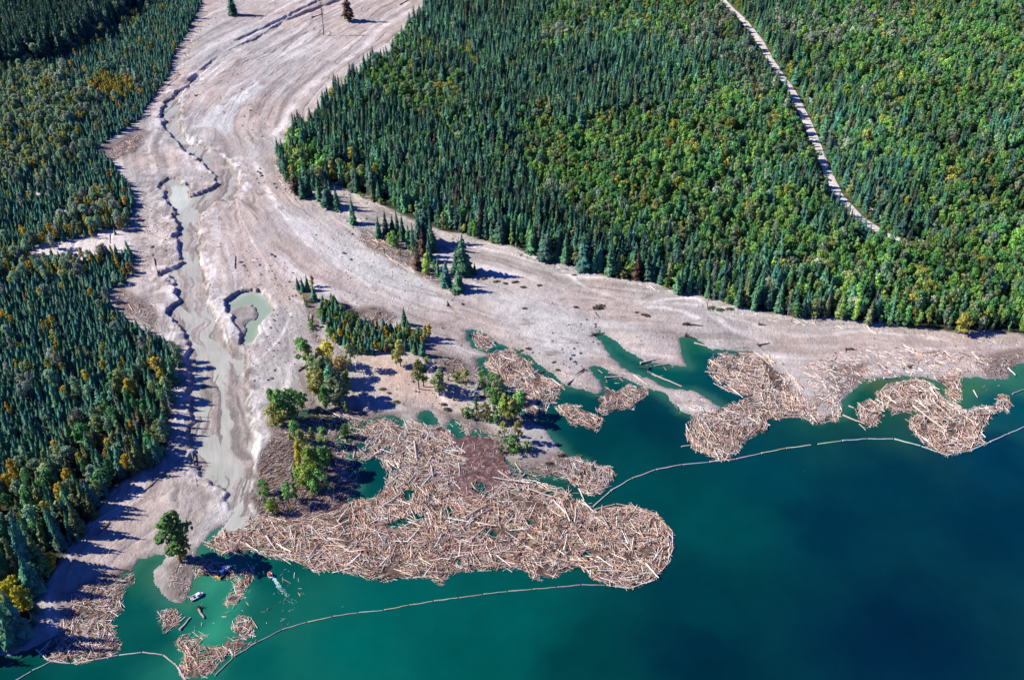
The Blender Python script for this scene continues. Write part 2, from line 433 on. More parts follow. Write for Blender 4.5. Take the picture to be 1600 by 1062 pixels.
DRY = {  # drift strewn on dry ground
 'west_bank': ([(172,463),(192,450),(215,468),(240,478),(250,500),(238,520),(210,508),(182,488)], 0.75, (2.5, 7)),
 'west_fan': ([(150,238),(175,225),(215,205),(236,212),(215,240),(178,256)], 0.8, (2.5, 6)),
 'island_head': ([(558,375),(575,360),(590,372),(620,380),(650,395),(672,420),(690,440),(664,442),(640,425),(610,408),(578,395)], 0.8, (3, 8)),
 'island_tail': ([(660,430),(690,440),(705,452),(700,460),(675,445)], 0.6, (3, 7)),
 'grove_west': ([(466,450),(482,452),(500,480),(498,520),(510,548),(490,540),(484,510),(478,480)], 0.8, (2.5, 7)),
 'grove_north': ([(530,470),(560,484),(600,485),(620,500),(610,512),(570,505),(545,495)], 0.85, (2.5, 7)),
 'grove_east': ([(665,556),(690,552),(718,560),(735,575),(745,600),(715,600),(690,582)], 1.0, (2.5, 6)),
 'delta': ([(770,745),(800,728),(840,735),(880,725),(890,745),(850,748),(800,745)], 0.9, (2.5, 6)),
 'flat_east': ([(1250,570),(1320,545),(1420,540),(1530,545),(1570,575),(1510,586),(1400,586),(1330,604),(1300,630),(1260,610)], 0.48, (1.5, 6)),
 'flat_east2': ([(1300,575),(1350,570),(1345,600),(1312,620),(1295,600)], 0.6, (1.5, 4.5)),
 'flat_far': ([(1520,565),(1560,550),(1600,545),(1600,562),(1570,590),(1540,588)], 0.6, (2, 6)),
 'east_wrack': ([(1100,470),(1250,500),(1420,520),(1600,535),(1600,541),(1420,527),(1250,510),(1100,482)], 0.45, (1.5, 7)),
 'spit_mud': ([(1048,612),(1080,612),(1120,632),(1118,646),(1085,648),(1062,640)], 0.3, (2, 5)),
 'pier': ([(262,880),(300,862),(300,895),(282,935),(262,930)], 0.6, (2, 6)),
 'mid': ([(440,645),(470,640),(520,640),(560,645),(640,645),(600,662),(560,690),(568,745),(545,770),(510,760),(505,700),(460,680)], 0.75, (2, 6.5)),
 'delta_join': ([(738,560),(752,560),(750,580),(772,606),(800,645),(830,660),(815,668),(780,640),(755,615),(738,590)], 0.8, (1.2, 5.5)),
 'delta_low': ([(770,728),(800,718),(850,722),(885,708),(905,740),(870,748),(840,744),(790,750)], 0.75, (1.5, 5)),
 'delta_mid': ([(670,640),(700,645),(740,655),(780,680),(800,705),(780,720),(770,690),(715,665)], 0.8, (1, 4)),
 'grove_mixed': ([(475,580),(500,640),(560,640),(540,650),(480,640),(470,600)], 0.55, (1.5, 5)),
 'mud_bank': ([(420,655),(470,655),(470,690),(440,690),(405,720),(425,690)], 0.6, (1.5, 5)),
 'west_edge': ([(200,385),(225,385),(240,430),(205,430)], 0.35, (1, 4)), 'upper_edge': ([(285,60),(320,20),(330,30),(300,90),(280,130),(270,125)], 0.3, (1, 4)),
 'forest_bend': ([(425,245),(445,250),(450,290),(490,312),(440,300)], 0.35, (1.5, 6)), 'east_edge_far': ([(560,300),(640,345),(740,380),(860,412),(1000,445),(1100,470),(1100,476),(980,450),(860,420),(740,388),(640,356),(560,315)], 0.30, (1, 5)),
 'lobe': ([(810,545),(850,565),(905,585),(930,608),(905,605),(860,585),(820,556)], 0.25, (1, 4)), 'corner_mass': ([(100,945),(150,915),(200,890),(195,935),(175,985),(150,990),(110,985)], 0.9, (1.2, 5)),
 'corner_dry': ([(100,930),(150,905),(200,885),(215,880),(205,895),(150,925),(115,948)], 0.7, (2, 5)),
 'west_flat': ([(215,300),(270,330),(275,420),(260,480),(220,430),(205,380)], 0.16, (0.8, 4)),
 'bar': ([(330,330),(420,380),(440,450),(350,460),(325,400)], 0.03, (1.5, 4)),
}
def wob(X, Y, amp=2.0, sc=0.09, seed=0):
    return X + amp * fbm(X * sc, Y * sc, 40 + seed, 4, 0.62), Y + amp * fbm(X * sc, Y * sc, 60 + seed, 4, 0.62)

def land_height(X, Y, full=False):
    Xw, Yw = wob(X, Y, 2.2, 0.16)
    land = sdf(Xw, Yw, G(LAKE), 90.0)
    Xb, Yb = Xw + 2.6 * fbm(X * .22, Y * .22, 101, 4, .62), Yw + 2.6 * fbm(X * .22, Y * .22, 102, 4, .62)
    cor = sdf(Xb, Yb, G(CORRIDOR), 20.0)
    cor = np.maximum(cor, -sdf(Xw, Yw, G(MESA2), 20.0))
    d1, s1, n1 = line_sd(X, Y, FLOW1, 170.0)
    d2, s2, n2 = line_sd(X, Y, FLOW2, 170.0)
    use2 = d2 < d1
    S, D = np.where(use2, s2, s1), np.where(use2, n2, n1)
    D = D + 3.5 * fbm(X * 0.035, Y * 0.035, 5, 3)
    flat = 0.15 + 1.95 * (1 - np.exp(-np.maximum(land, 0) / 16.0))
    r1 = fbm(X * 0.06, Y * 0.06, 1, 4)
    r2 = fbm(S * 0.02, D * 0.16, 2, 4)
    r3 = fbm(X * 0.45, Y * 0.45, 3, 3)
    rough = sstep(0, 14, land)
    z = flat + rough * (0.45 * r1 + 0.55 * r2) + 0.13 * r3 * sstep(0, 4, land)
    rill = np.abs(fbm(S * 0.02 + 3.1, D * 0.12, 15, 3))
    rilm = sstep(0.075, 0.0, rill) * sstep(-0.25, 0.15, fbm(X * 0.02, Y * 0.02, 16, 3)) * sstep(3, 10, land)
    z = z - 0.30 * rilm + 0.10 * fbm(X * 0.9, Y * 0.9, 17, 2) * sstep(0, 4, land)
    z = np.maximum(z, 0.12 + 0.03 * r3)
    # the incised river bed with bars, then the pit pond and the creek trenches
    Db = D + 7.0 * fbm(X * 0.045, Y * 0.045, 14, 4)
    bed = 0.33 + 0.42 * (np.abs(fbm(S * 0.022, Db * 0.13, 8, 3)) ** 0.8 - 0.16) + 0.10 * fbm(S * 0.05, Db * 0.7, 9, 3) + 0.03 * r3
    kw = 0.35 + 3.2 * np.maximum(0, fbm(X * .09, Y * .09, 103, 3))
    k = sstep(kw, -0.35, cor)
    rag = sstep(13, 1.5, cor) * sstep(0.0, 1.5, cor) * sstep(2, 8, land)
    z = z + rag * (0.75 * fbm(X * .16, Y * .22, 104, 5, .62) + .1)
    z = z + (np.minimum(bed, z) - z) * k
    pit = sdf(Xb, Yb, G(PIT), 20.0)
    mound = sdf(Xw, Yw, G(PITMOUND), 20.0)
    kp = sstep(0.3, -0.5, pit)
    pz = np.where(mound < 0, 0.45 + np.minimum(-mound * 0.35, 0.7) + 0.2 * r2, -0.4)
    z = z + (np.minimum(z, pz) - z) * kp
    t1, ts, tn = line_sd(Xw, Yw, G(TRENCH), 20.0)
    z = z - (1.5 + 2.2 * fbm(X * .06, Y * .06, 151, 3)).clip(0.3, 2.4) * sstep(3.4, 1.7, t1) - 0.5 * sstep(9, 4, t1)
    t2, _, _ = line_sd(Xw, Yw, G(TRENCH2), 20.0)
    z = z - 1.4 * sstep(2.4, 0.9, t2)
    water = land < 0
    z = np.where(water, -0.25 - 0.28 * np.minimum(-land, 30), z)
    # sharp banks where the shore is undercut
    if full:
        return z, dict(Db=Db, rilm=rilm, land=land, cor=cor, S=S, D=D, pit=pit, mound=mound, r1=r1, r2=r2, r3=r3, t1=t1)
    return z

def axis(lo, hi, step, far):
    core = np.arange(lo, hi + 1e-6, step)
    g, v = [], step
    while not g or g[-1] < far:
        v *= 1.5
        g.append((g[-1] if g else 0) + v)
    g = np.array(g)
    return np.concatenate([(lo - g)[::-1], core, hi + g])
AX = axis(-500.0, 500.0, 0.95, 3500.0)
AX = np.concatenate([AX[AX < -250], np.arange(-250, -70, 0.55), AX[AX >= -70]])
AY = axis(165.0, 930.0, 0.95, 3500.0)
AY = np.concatenate([AY[AY < 270], np.arange(270, 690, 0.62), AY[AY >= 690]])
GX, GY = np.meshgrid(AX, AY)
GZ, FD = land_height(GX, GY, True)
def hz(x, y):
    x, y = np.asarray(x, float), np.asarray(y, float)
    i = np.clip(np.searchsorted(AX, x) - 1, 0, len(AX) - 2)
    j = np.clip(np.searchsorted(AY, y) - 1, 0, len(AY) - 2)
    fx = (x - AX[i]) / (AX[i + 1] - AX[i])
    fy = (y - AY[j]) / (AY[j + 1] - AY[j])
    return (GZ[j, i] * (1 - fx) + GZ[j, i + 1] * fx) * (1 - fy) + (GZ[j + 1, i] * (1 - fx) + GZ[j + 1, i + 1] * fx) * fy
def on_land(px, py):
    """ground point seen at a photo point, with its height"""
    z = 1.0
    for _ in range(4):
        x, y = P(px, py, z)
        z = float(hz(x, y))
    return float(x), float(y), z

def grid_faces(ny, nx, keep=None):
    i = np.arange(ny * nx).reshape(ny, nx)
    F = np.stack([i[:-1, :-1], i[:-1, 1:], i[1:, 1:], i[1:, :-1]], -1).reshape(-1, 4)
    return F if keep is None else F[keep.ravel()]

def lerp3(c, col, w):
    return c + (np.asarray(col) - c) * w[..., None]
def soft(px_poly, feather, X, Y, seed=0, amp=4.0, sc=0.06):
    g = G(px_poly)
    lo, hi = g.min(0) - feather - amp - 2, g.max(0) + feather + amp + 2
    m = (X > lo[0]) & (X < hi[0]) & (Y > lo[1]) & (Y < hi[1])
    out = np.zeros(X.shape)
    if m.any():
        Xw, Yw = wob(X[m], Y[m], amp, sc, seed)
        out[m] = sstep(feather, -feather, sdf(Xw, Yw, g, 25.0))
    return out

PL, DK = (0.68, 0.63, 0.61), (0.24, 0.20, 0.18)
STROKES = [([(740,380),(830,405),(880,430),(930,460),(1000,475),(1080,470),(1110,490),(1180,510)], 1.6, PL, .9), ([(1010,482),(1060,488),(1090,500)], 2.2, PL, .8), ([(1110,492),(1150,520),(1200,535)], 3.0, PL, .7), ([(1180,512),(1260,530),(1350,522),(1480,535)], 1.8, PL, .6),
 ([(640,20),(600,45),(560,85),(520,110),(470,160),(430,215)], 4.0, PL, .8), ([(640,8),(590,40),(540,80)], 2.0, PL, .7), ([(340,185),(355,150),(385,130),(450,85)], 1.3, PL, .8), ([(420,300),(450,350),(500,400),(580,450)], 1.6, PL, .7), ([(400,260),(430,320),(480,375)], 3.0, PL, .5),
 ([(400,300),(430,360),(470,420),(530,450)], 1.2, DK, .6), ([(350,330),(380,390),(420,430)], 1.5, DK, .5), ([(480,150),(420,190),(400,240)], 1.0, DK, .6), ([(520,90),(450,130),(400,180)], 1.2, DK, .5), ([(420,120),(380,150),(330,200)], 1.4, DK, .5), ([(360,105),(420,80),(520,40)], 2.0, DK, .5),
 ([(462,560),(450,600),(425,650)], 2.0, PL, .7), ([(405,620),(400,680),(405,740)], 2.6, PL, .8), ([(455,495),(440,530),(415,560)], 1.2, PL, .9), ([(670,590),(690,620),(705,640)], 1.5, PL, .7), ([(255,820),(262,850),(250,870)], 2.0, PL, .8), ([(292,740),(275,790),(262,830)], 0.8, DK, .7), ([(560,500),(640,520),(720,500)], 1.6, DK, .35),
 ([(690,460),(760,500),(860,530)], 1.4, DK, .35), ([(930,520),(1000,550),(1050,560)], 1.6, PL, .4), ([(240,260),(250,330),(255,400)], 2.5, PL, .4), ([(225,280),(230,340)], 1.2, DK, .5), ([(330,350),(340,400),(330,450)], 2.2, PL, .7), ([(1330,595),(1400,580),(1490,578)], 2.4, (0.44,0.42,0.41), .7)]
def ground_tone(X, Y, fd):
    land, cor, S, D, r1, r2, r3 = (fd[k] for k in ('land', 'cor', 'S', 'D', 'r1', 'r2', 'r3'))
    pink, grey, pale, brown, wet = (0.415, 0.345, 0.312), (0.375, 0.355, 0.34), (0.56, 0.525, 0.505), (0.215, 0.17, 0.15), (0.21, 0.205, 0.19)
    c = np.empty(X.shape + (3,))
    c[:] = pink
    n = fbm(X * 0.018, Y * 0.018, 20, 4)
    c = lerp3(c, grey, sstep(-0.25, 0.35, n))
    st = fbm(S * 0.012, D * 0.22, 22, 5)
    c = lerp3(c, pale, sstep(0.12, 0.5, st) * 0.8)
    c = lerp3(c, brown, sstep(0.15, 0.5, -st) * 0.6)
    st2 = fbm(S * 0.03, D * 0.6, 24, 4)
    c = lerp3(c, (0.33, 0.28, 0.26), sstep(0.15, 0.5, st2) * 0.45)
    # broad grey flats
    g1 = soft([(300,205),(330,180),(368,150),(400,128),(412,140),(385,165),(368,190),(352,215),(335,205),(318,205)], 2.5, X, Y, 1)
    c = lerp3(c, (0.54, 0.54, 0.535), g1 * 0.8)
    g2 = soft([(440,330),(480,350),(560,395),(640,425),(690,455),(720,475),(680,480),(610,455),(540,430),(480,390)], 9, X, Y, 2)
    c = lerp3(c, (0.50, 0.495, 0.485), g2 * 0.75)
    g3 = soft([(740,450),(820,455),(900,490),(1000,515),(1040,535),(960,520),(900,575),(850,560),(780,510)], 9, X, Y, 3)
    c = lerp3(c, (0.45, 0.445, 0.435), g3 * 0.7)
    o1 = soft([(1150,500),(1300,510),(1460,530),(1600,545),(1600,565),(1400,560),(1280,590),(1220,560)], 12, X, Y, 4)
    c = lerp3(c, (0.43, 0.325, 0.285), o1 * (0.55 + 0.35 * r1))
    o2 = soft([(560,560),(640,560),(700,580),(730,640),(680,640),(600,620)], 8, X, Y, 5)
    c = lerp3(c, (0.47, 0.34, 0.27), o2 * 0.8)
    o3 = soft([(290,735),(310,735),(330,780),(310,830),(275,830),(280,770)], 8, X, Y, 6)
    c = lerp3(c, (0.40, 0.34, 0.31), o3 * 0.7)
    # cut banks: pale where their rough relief rises, dark where it dips
    edge = sstep(13, 0.5, cor) * sstep(-1.0, 0.3, cor)
    en = fbm(X * .16, Y * .22, 104, 5, .62)
    c = lerp3(c, (0.62, 0.585, 0.57), edge * sstep(-.05, .35, en) * .85)
    c = lerp3(c, (0.27, 0.235, 0.22), edge * sstep(.05, .4, -en) * .7)
    pe = sstep(6, 0.3, fd['pit']) * sstep(-0.6, 0.4, fd['pit'])
    c = lerp3(c, (0.60, 0.57, 0.56), pe * np.clip(0.15 + 1.3 * r1 + 0.9 * r3, 0, 1))
    # river bed: grey-green silt and dark wet bars
    inb = sstep(0.3, -0.6, cor)
    bedc = np.empty_like(c)
    bedc[:] = (0.31, 0.27, 0.25)
    stb = fbm(S * 0.03, fd['Db'] * 0.9, 26, 4)
    bedc = lerp3(bedc, (0.185, 0.165, 0.15), sstep(-0.15, 0.35, stb))
    bedc = lerp3(bedc, (0.38, 0.35, 0.33), sstep(0.1, 0.5, -stb))
    bedc = lerp3(bedc, (0.40, 0.33, 0.30), sstep(0.3, 0.55, fbm(X * 0.12, Y * 0.12, 30, 3)) * .8)
    c = c + (bedc - c) * inb[..., None]
    c = lerp3(c, (0.30, 0.27, 0.255), sstep(0.2, -0.5, fd['pit']))
    Xs, Ys, Ks = X + 1.2 * fbm(X * .15, Y * .15, 81, 3), Y + 1.2 * fbm(X * .15, Y * .15, 82, 3), np.clip(.65 + .9 * fbm(X * .1, Y * .1, 83, 3), 0, 1)
    for px_, w, col, k in STROKES:
        ds, _, _ = line_sd(Xs, Ys, G(smooth_line(px_, 4)), 12.0)
        wt = sstep(w, w * .3, ds) * k * Ks
        m = wt > 0
        c[m] += (np.asarray(col) - c[m]) * wt[m][:, None]
    spk = sstep(0.52, 0.70, fbm(X * 0.55, Y * 0.55, 84, 2)) * sstep(-0.1, 0.3, fbm(X * 0.04, Y * 0.04, 85, 3)) * sstep(2, 8, land)
    c = lerp3(c, (0.20, 0.17, 0.155), spk * 0.6)
    c = lerp3(c, (0.22, 0.185, 0.17), fd['rilm'] * 0.75)
    blot = fbm(X * 0.11, Y * 0.11, 86, 5, .62)
    c = c * (1 + 0.30 * np.clip(blot, -.7, .7))[..., None]
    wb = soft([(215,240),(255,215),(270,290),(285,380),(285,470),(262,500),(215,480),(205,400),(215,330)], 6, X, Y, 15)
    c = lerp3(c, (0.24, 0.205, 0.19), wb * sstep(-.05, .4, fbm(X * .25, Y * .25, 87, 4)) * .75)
    cd = soft([(690,640),(780,690),(790,725),(880,712),(900,745),(840,745),(780,735),(715,690),(680,655)], 6, X, Y, 16)
    c = lerp3(c, (0.25, 0.195, 0.17), cd * sstep(-.3, .3, fbm(X * .2, Y * .2, 88, 4)) * .75)
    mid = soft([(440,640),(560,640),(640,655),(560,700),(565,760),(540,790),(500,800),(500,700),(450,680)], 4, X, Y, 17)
    c = lerp3(c, (0.15, 0.115, 0.10), mid * .85)  # dark debris ground, with the shadow lying over it painted into the colour
    # damp margin of the lake, greenish under shallow water
    c = lerp3(c, wet, sstep(3.5, 0.2, land) * sstep(-0.2, 0.2, land) * 0.6)
    c = lerp3(c, (0.05, 0.10, 0.08), sstep(0.2, -2.0, land))
    # forest floor with open sandy patches
    floor = np.array((0.040, 0.042, 0.024))
    for k, zone in enumerate((WEST, EAST)):
        Xw, Yw = wob(X, Y, 3.0, 0.08, 9 + k)
        f = sstep(1.5, -2.0, sdf(Xw, Yw, G(zone), 25.0)) if k else sstep(0.5, -2.5, sdf(Xw, Yw, G(zone), 25.0))
        c = lerp3(c, floor, f)
    for cl in CLEARINGS:
        c = lerp3(c, (0.58, 0.52, 0.50), soft(cl, 1.6, X, Y, 11, 2.5))
    sand = sstep(0.42, 0.6, fbm(X * 0.05, Y * 0.05, 33, 4)) * soft([(0,270),(210,300),(200,480),(130,560),(0,620)], 6, X, Y, 12)
    c = lerp3(c, (0.55, 0.50, 0.48), sand * 0.8)
    road = np.minimum(line_sd(X, Y, G(ROAD), 20)[0], line_sd(X, Y, G(TRACK), 20)[0])
    c = lerp3(c, (0.10, 0.11, 0.045), sstep(12, 6, road) * 0.9)
    # debris-darkened soil under the drift piles
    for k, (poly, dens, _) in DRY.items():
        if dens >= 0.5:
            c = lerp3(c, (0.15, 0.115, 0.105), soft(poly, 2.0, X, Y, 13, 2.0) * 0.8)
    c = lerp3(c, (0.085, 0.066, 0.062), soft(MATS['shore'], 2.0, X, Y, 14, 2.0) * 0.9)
    return np.clip(c * (1 + 0.10 * r3[..., None]), 0, 1)

def build_ground():
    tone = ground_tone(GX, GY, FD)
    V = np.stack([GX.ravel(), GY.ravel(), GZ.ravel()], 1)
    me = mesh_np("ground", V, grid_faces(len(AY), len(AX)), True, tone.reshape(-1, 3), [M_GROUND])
    fl = me.attributes.new("flow", 'FLOAT_VECTOR', 'POINT')
    fv = np.stack([FD['S'].ravel() * 0.05, FD['D'].ravel() * 0.55, np.zeros(GX.size)], 1).astype(np.float32)
    fl.data.foreach_set("vector", fv.ravel())
    o = link(bpy.data.objects.new("ground", me))
    tag(o, "pale pinkish grey mud flat and forest floor around the river mouth", None, None, "structure")
build_ground()

# ------------------------------------------------------------------ lake, river and pond
def lake_tone(X, Y):
    A = [((30,1045),(0,66,72)),((150,1050),(0,80,80)),((400,1040),(0,92,91)),((560,1010),(0,100,98)),((700,1040),(0,86,86)),((620,940),(0,92,92)),((800,960),(0,88,90)),((900,1010),(0,62,68)),((1080,940),(0,56,70)),
      ((1100,1030),(0,43,62)),((1400,1000),(1,38,66)),((1300,820),(0,48,70)),((1550,820),(0,47,72)),((1560,720),(0,54,82)),((1400,760),(0,53,74)),((1200,740),(0,64,80)),((1120,800),(0,72,80)),((1000,760),(0,70,78)),((950,690),(0,62,72)),
      ((1010,660),(0,52,68)),((1150,585),(0,66,84)),((1000,570),(0,84,84)),((960,545),(0,92,84)),((1060,530),(20,98,78)),((420,930),(0,84,82)),((200,940),(0,80,80)),((230,990),(0,78,80)),((345,950),(48,150,130)),((318,922),(56,146,128)),((338,985),(52,156,134)),((352,968),(50,155,132)),((330,940),(20,120,105)),((300,965),(0,86,82)),((385,960),(0,82,82)),((375,985),(0,88,86)),((240,880),(30,98,78)),
      ((440,900),(0,76,76)),((600,720),(0,72,76)),((680,650),(0,84,82)),((750,675),(0,92,90)),((880,760),(18,78,72)),((500,655),(50,62,40)),((1340,625),(8,82,70)),((1400,592),(70,100,70)),((1500,600),(50,112,90)),((1590,590),(42,112,98)),((1580,640),(0,76,96))]
    pts = G([a[0] for a in A])
    cols = np.array([lin(*a[1]) for a in A]) * np.array((0.8, 0.71, 0.57)) * .93
    Xw, Yw = wob(X, Y, 9.0, 0.04, 3)
    num, den = 0.0, 0.0
    for (px, py), c in zip(pts, cols):
        w = 1.0 / ((Xw - px) ** 2 + (Yw - py) ** 2 + 30.0) ** 1.6
        num = num + w[..., None] * c
        den = den + w
    return num / den[..., None]
def build_lake():
    xs = axis(-330.0, 420.0, 2.0, 4000.0)
    ys = axis(150.0, 520.0, 2.0, 600.0)
    ys = np.concatenate([np.array([-6000., -3000, -1500, -700, -300, -100, 20, 80, 120]), ys[ys >= 140]])
    ys = ys[ys < 640]
    X, Y = np.meshgrid(xs, ys)
    Xw, Yw = wob(X, Y, 2.2, 0.16)
    land = sdf(Xw, Yw, G(LAKE), 90.0)
    c = lake_tone(X + 5.0 * fbm(X * .12, Y * .12, 131, 4), Y + 5.0 * fbm(X * .12, Y * .12, 132, 4))
    shallow = sstep(-5.0, -0.3, land + 1.5 * fbm(X * 0.2, Y * 0.2, 50, 3))
    c = lerp3(c, np.array((0.035, 0.125, 0.085)), shallow * 0.55)
    keep = land < 5.0
    kf = keep[:-1, :-1] | keep[1:, :-1] | keep[:-1, 1:] | keep[1:, 1:]
    V = np.stack([X.ravel(), Y.ravel(), np.zeros(X.size)], 1)
    me = mesh_np("lake", V, grid_faces(len(ys), len(xs), kf), True, c.reshape(-1, 3), [M_LAKE])
    tag(link(bpy.data.objects.new("lake", me)), "deep teal to navy lake water", None, None, "structure")
build_lake()
def sheet(name, poly_px, z, mat, step, grow, label, tone=None, kind="structure"):
    g = G(poly_px)
    lo, hi = g.min(0) - 3, g.max(0) + 3
    xs, ys = np.arange(lo[0], hi[0], step), np.arange(lo[1], hi[1], step)
    X, Y = np.meshgrid(xs, ys)
    Xw, Yw = wob(X, Y, 2.2, 0.16)
    d = sdf(Xw, Yw, g, 20.0) < grow
    kf = d[:-1, :-1] & d[1:, :-1] & d[:-1, 1:] & d[1:, 1:]
    V = np.stack([X.ravel(), Y.ravel(), np.full(X.size, z)], 1)
    F = grid_faces(len(ys), len(xs), kf)
    used, inv = np.unique(F, return_inverse=True)
    V, F = V[used], inv.reshape(F.shape)
    cols = tone(V[:, 0], V[:, 1]) if tone else None
    me = mesh_np(name, V, F, True, cols, [mat])
    o = link(bpy.data.objects.new(name, me))
    if mat is M_RIVER:
        d1, s1, n1 = line_sd(V[:, 0], V[:, 1], FLOW1, 170.0)
        fl = me.attributes.new("flow", 'FLOAT_VECTOR', 'POINT')
        fl.data.foreach_set("vector", np.stack([s1 * 0.05, n1 * 0.55, 0 * s1], 1).astype(np.float32).ravel())
    return tag(o, label, None, None, kind)
def river_tone(X, Y):
    c = np.empty(X.shape + (3,))
    c[:] = (0.365, 0.362, 0.325)
    p = soft([(262,300),(275,290),(298,292),(304,303),(296,322),(280,330),(266,322)], 2.0, X, Y, 3, 2.0)
    c = lerp3(c, (0.46, 0.49, 0.43), p)
    q = soft([(305,728),(345,722),(350,755),(325,752)], 2.0, X, Y, 3, 2.0)
    return lerp3(c, (0.31, 0.33, 0.28), q)
sheet("river", CORRIDOR, 0.372, M_RIVER, 0.8, -0.1, "shallow braided grey green silty river", river_tone)
sheet("pond", PIT, 0.30, M_POND, 0.8, 0.6, "milky green pond in a pit beside the braided river", lambda X, Y: lerp3(lerp3(np.full(X.shape + (3,), .25) * np.array((.98, 1.25, .96)), (0.34, 0.37, 0.31), sstep(-4, 0, sdf(X, Y, G(PIT), 20))), (0.225, 0.295, 0.22), sstep(0, .5, fbm(X * .1, Y * .1, 141, 3))))
# ------------------------------------------------------------------ road through the forest
def ribbon(name, px, width, z_off, mat, label, seed):
    g = smooth_line(G(px, 1.6), 8)
    t = np.gradient(g, axis=0)
    t /= np.hypot(t[:, 0], t[:, 1])[:, None]
    n = np.stack([-t[:, 1], t[:, 0]], 1)
    rows = []
    k = 7
    for j in np.linspace(-1, 1, k):
        w = width * 0.5 * (1 + 0.22 * fbm(g[:, 0] * 0.15 + 9 * (j > 0), g[:, 1] * 0.15, seed, 3))
        q = g + n * (w * j)[:, None]
        rows.append(np.column_stack([q, hz(q[:, 0], q[:, 1]) + z_off + 0.12 * (1 - j * j)]))
    V = np.stack(rows, 1).reshape(-1, 3)
    me = mesh_np(name, V, grid_faces(len(g), k), True, None, [mat])
    return tag(link(bpy.data.objects.new(name, me)), label, None, None, "structure")
ribbon("road", ROAD, 5.6, 0.35, M_ROAD, "pale gravel road curving through the forest", 1)
ribbon("dirt_track", TRACK, 2.6, 0.35, M_ROAD, "narrow dirt track running beside the gravel road", 2)

# ------------------------------------------------------------------ tree prototypes (unit height)
def conifer_crown(seed, R, tiers, bare=0.06, power=0.85, dens=1.0, droop=0.55, ragged=0.25):
    r = random.Random(seed)
    V, F = [], []
    for i in range(tiers):
        t = i / (tiers - 1)
        z = bare + (0.985 - bare) * t
        rad = R * ((1 - t) ** power * (0.92 if t > 0.08 else 0.75) + 0.03)
        nb = max(4, int((5 + 8 * (1 - t)) * dens))
        off = r.random() * 6.28
        for b in range(nb):
            if r.random() < ragged * 0.35:
                continue
            a = off + 6.283 * b / nb + r.uniform(-0.25, 0.25)
            L = rad * r.uniform(1 - ragged * 1.6, 1.0 + ragged)
            w = max(L * r.uniform(0.30, 0.46), 0.012)
            dz = -droop * L * r.uniform(0.6, 1.3)
            ca, sa = math.cos(a), math.sin(a)
            zz = z + r.uniform(-0.012, 0.012)
            def pt(u, v, h):
                return (ca * u - sa * v, sa * u + ca * v, zz + h)
            k = len(V)
            V += [pt(0, 0, 0.02), pt(L * 0.55, w, dz * 0.45 - 0.012), pt(L, 0, dz), pt(L * 0.55, -w, dz * 0.45 - 0.012), pt(L * 0.5, 0, dz * 0.25 + 0.012)]
            F += [(k, k + 4, k + 1), (k + 1, k + 4, k + 2), (k + 4, k + 3, k + 2), (k, k + 3, k + 4)]
    k = len(V)
    V += [(0.010, 0, 0.93), (-0.006, 0.009, 0.93), (-0.006, -0.009, 0.93), (0, 0, 1.01)]
    F += [(k, k + 1, k + 3), (k + 1, k + 2, k + 3), (k + 2, k, k + 3)]
    return mesh_np("crown", V, np.array(F), False, None, [M_LEAF])
def broadleaf_crown(seed, R, base, lobes, n, leaf, column=1.0):
    r = random.Random(seed)
    V, F = [], []
    centres = []
    for i in range(lobes):
        t = (i + 0.5) / lobes
        z = base + (0.93 - base) * t
        prof = math.sin(math.pi * min(1, 0.18 + 0.78 * t)) ** 0.7
        d = R * prof * r.uniform(0.10, 0.80) * column
        a = r.random() * 6.283
        centres.append((d * math.cos(a), d * math.sin(a), z, R * r.uniform(0.26, 0.52) * (0.6 + 0.4 * prof)))
    for i in range(n):
        cx, cy, cz, cr = centres[r.randrange(len(centres))]
        u, ph = r.uniform(-0.75, 1), r.random() * 6.283
        s = math.sqrt(max(0, 1 - u * u))
        d = Vector((s * math.cos(ph), s * math.sin(ph), u))
        p = Vector((cx, cy, cz)) + d * cr * (r.random() ** 0.4) * Vector((1, 1, 1.0)).length / 1.732
        if p.z > 1.0: p.z = 1.0 - r.random() * 0.05
        nrm = (d + Vector((r.uniform(-.7, .7), r.uniform(-.7, .7), r.uniform(-.2, .9)))).normalized()
        x = nrm.orthogonal().normalized()
        y = nrm.cross(x)
        q = r.random() * 6.283
        x, y = x * math.cos(q) + y * math.sin(q), y * math.cos(q) - x * math.sin(q)
        sz = leaf * r.uniform(0.6, 1.35)
        k = len(V)
        m = 5
        for j in range(m):
            aa = 6.283 * j / m
            rr = sz * r.uniform(0.6, 1.15)
            V.append(p + x * math.cos(aa) * rr + y * math.sin(aa) * rr + nrm * r.uniform(-.25, .25) * sz)
        F.append(tuple(range(k, k + m)))
    return mesh_np("crown", [tuple(v) for v in V], np.array(F), False, None, [M_LEAF])
def tubes(name, segs, mat, sides=6):
    """segs: list of (p0, p1, r0, r1)"""
    V, F, C = [], [], []
    for p0, p1, r0, r1 in segs:
        p0, p1 = Vector(p0), Vector(p1)
        d = (p1 - p0).normalized()
        x = d.orthogonal().normalized()
        y = d.cross(x)
        k = len(V)
        for p, rr in ((p0, r0), (p1, r1)):
            for j in range(sides):
                a = 6.2832 * j / sides
                V.append(tuple(p + x * math.cos(a) * rr + y * math.sin(a) * rr))
        for j in range(sides):
            F.append((k + j, k + (j + 1) % sides, k + sides + (j + 1) % sides, k + sides + j))
        C.append(tuple(range(k + 2 * sides - 1, k + sides - 1, -1))[::-1])
        C.append(tuple(range(k, k + sides))[::-1])
    return mesh_np(name, V, [np.array(F), np.array(C)], False, None, [mat])
def conifer_trunk(bare):
    return tubes("trunk", [((0, 0, -0.05), (0.003, 0, 0.45), 0.016, 0.010), ((0.003, 0, 0.45), (0, 0, 0.96), 0.010, 0.002)], M_BARK)
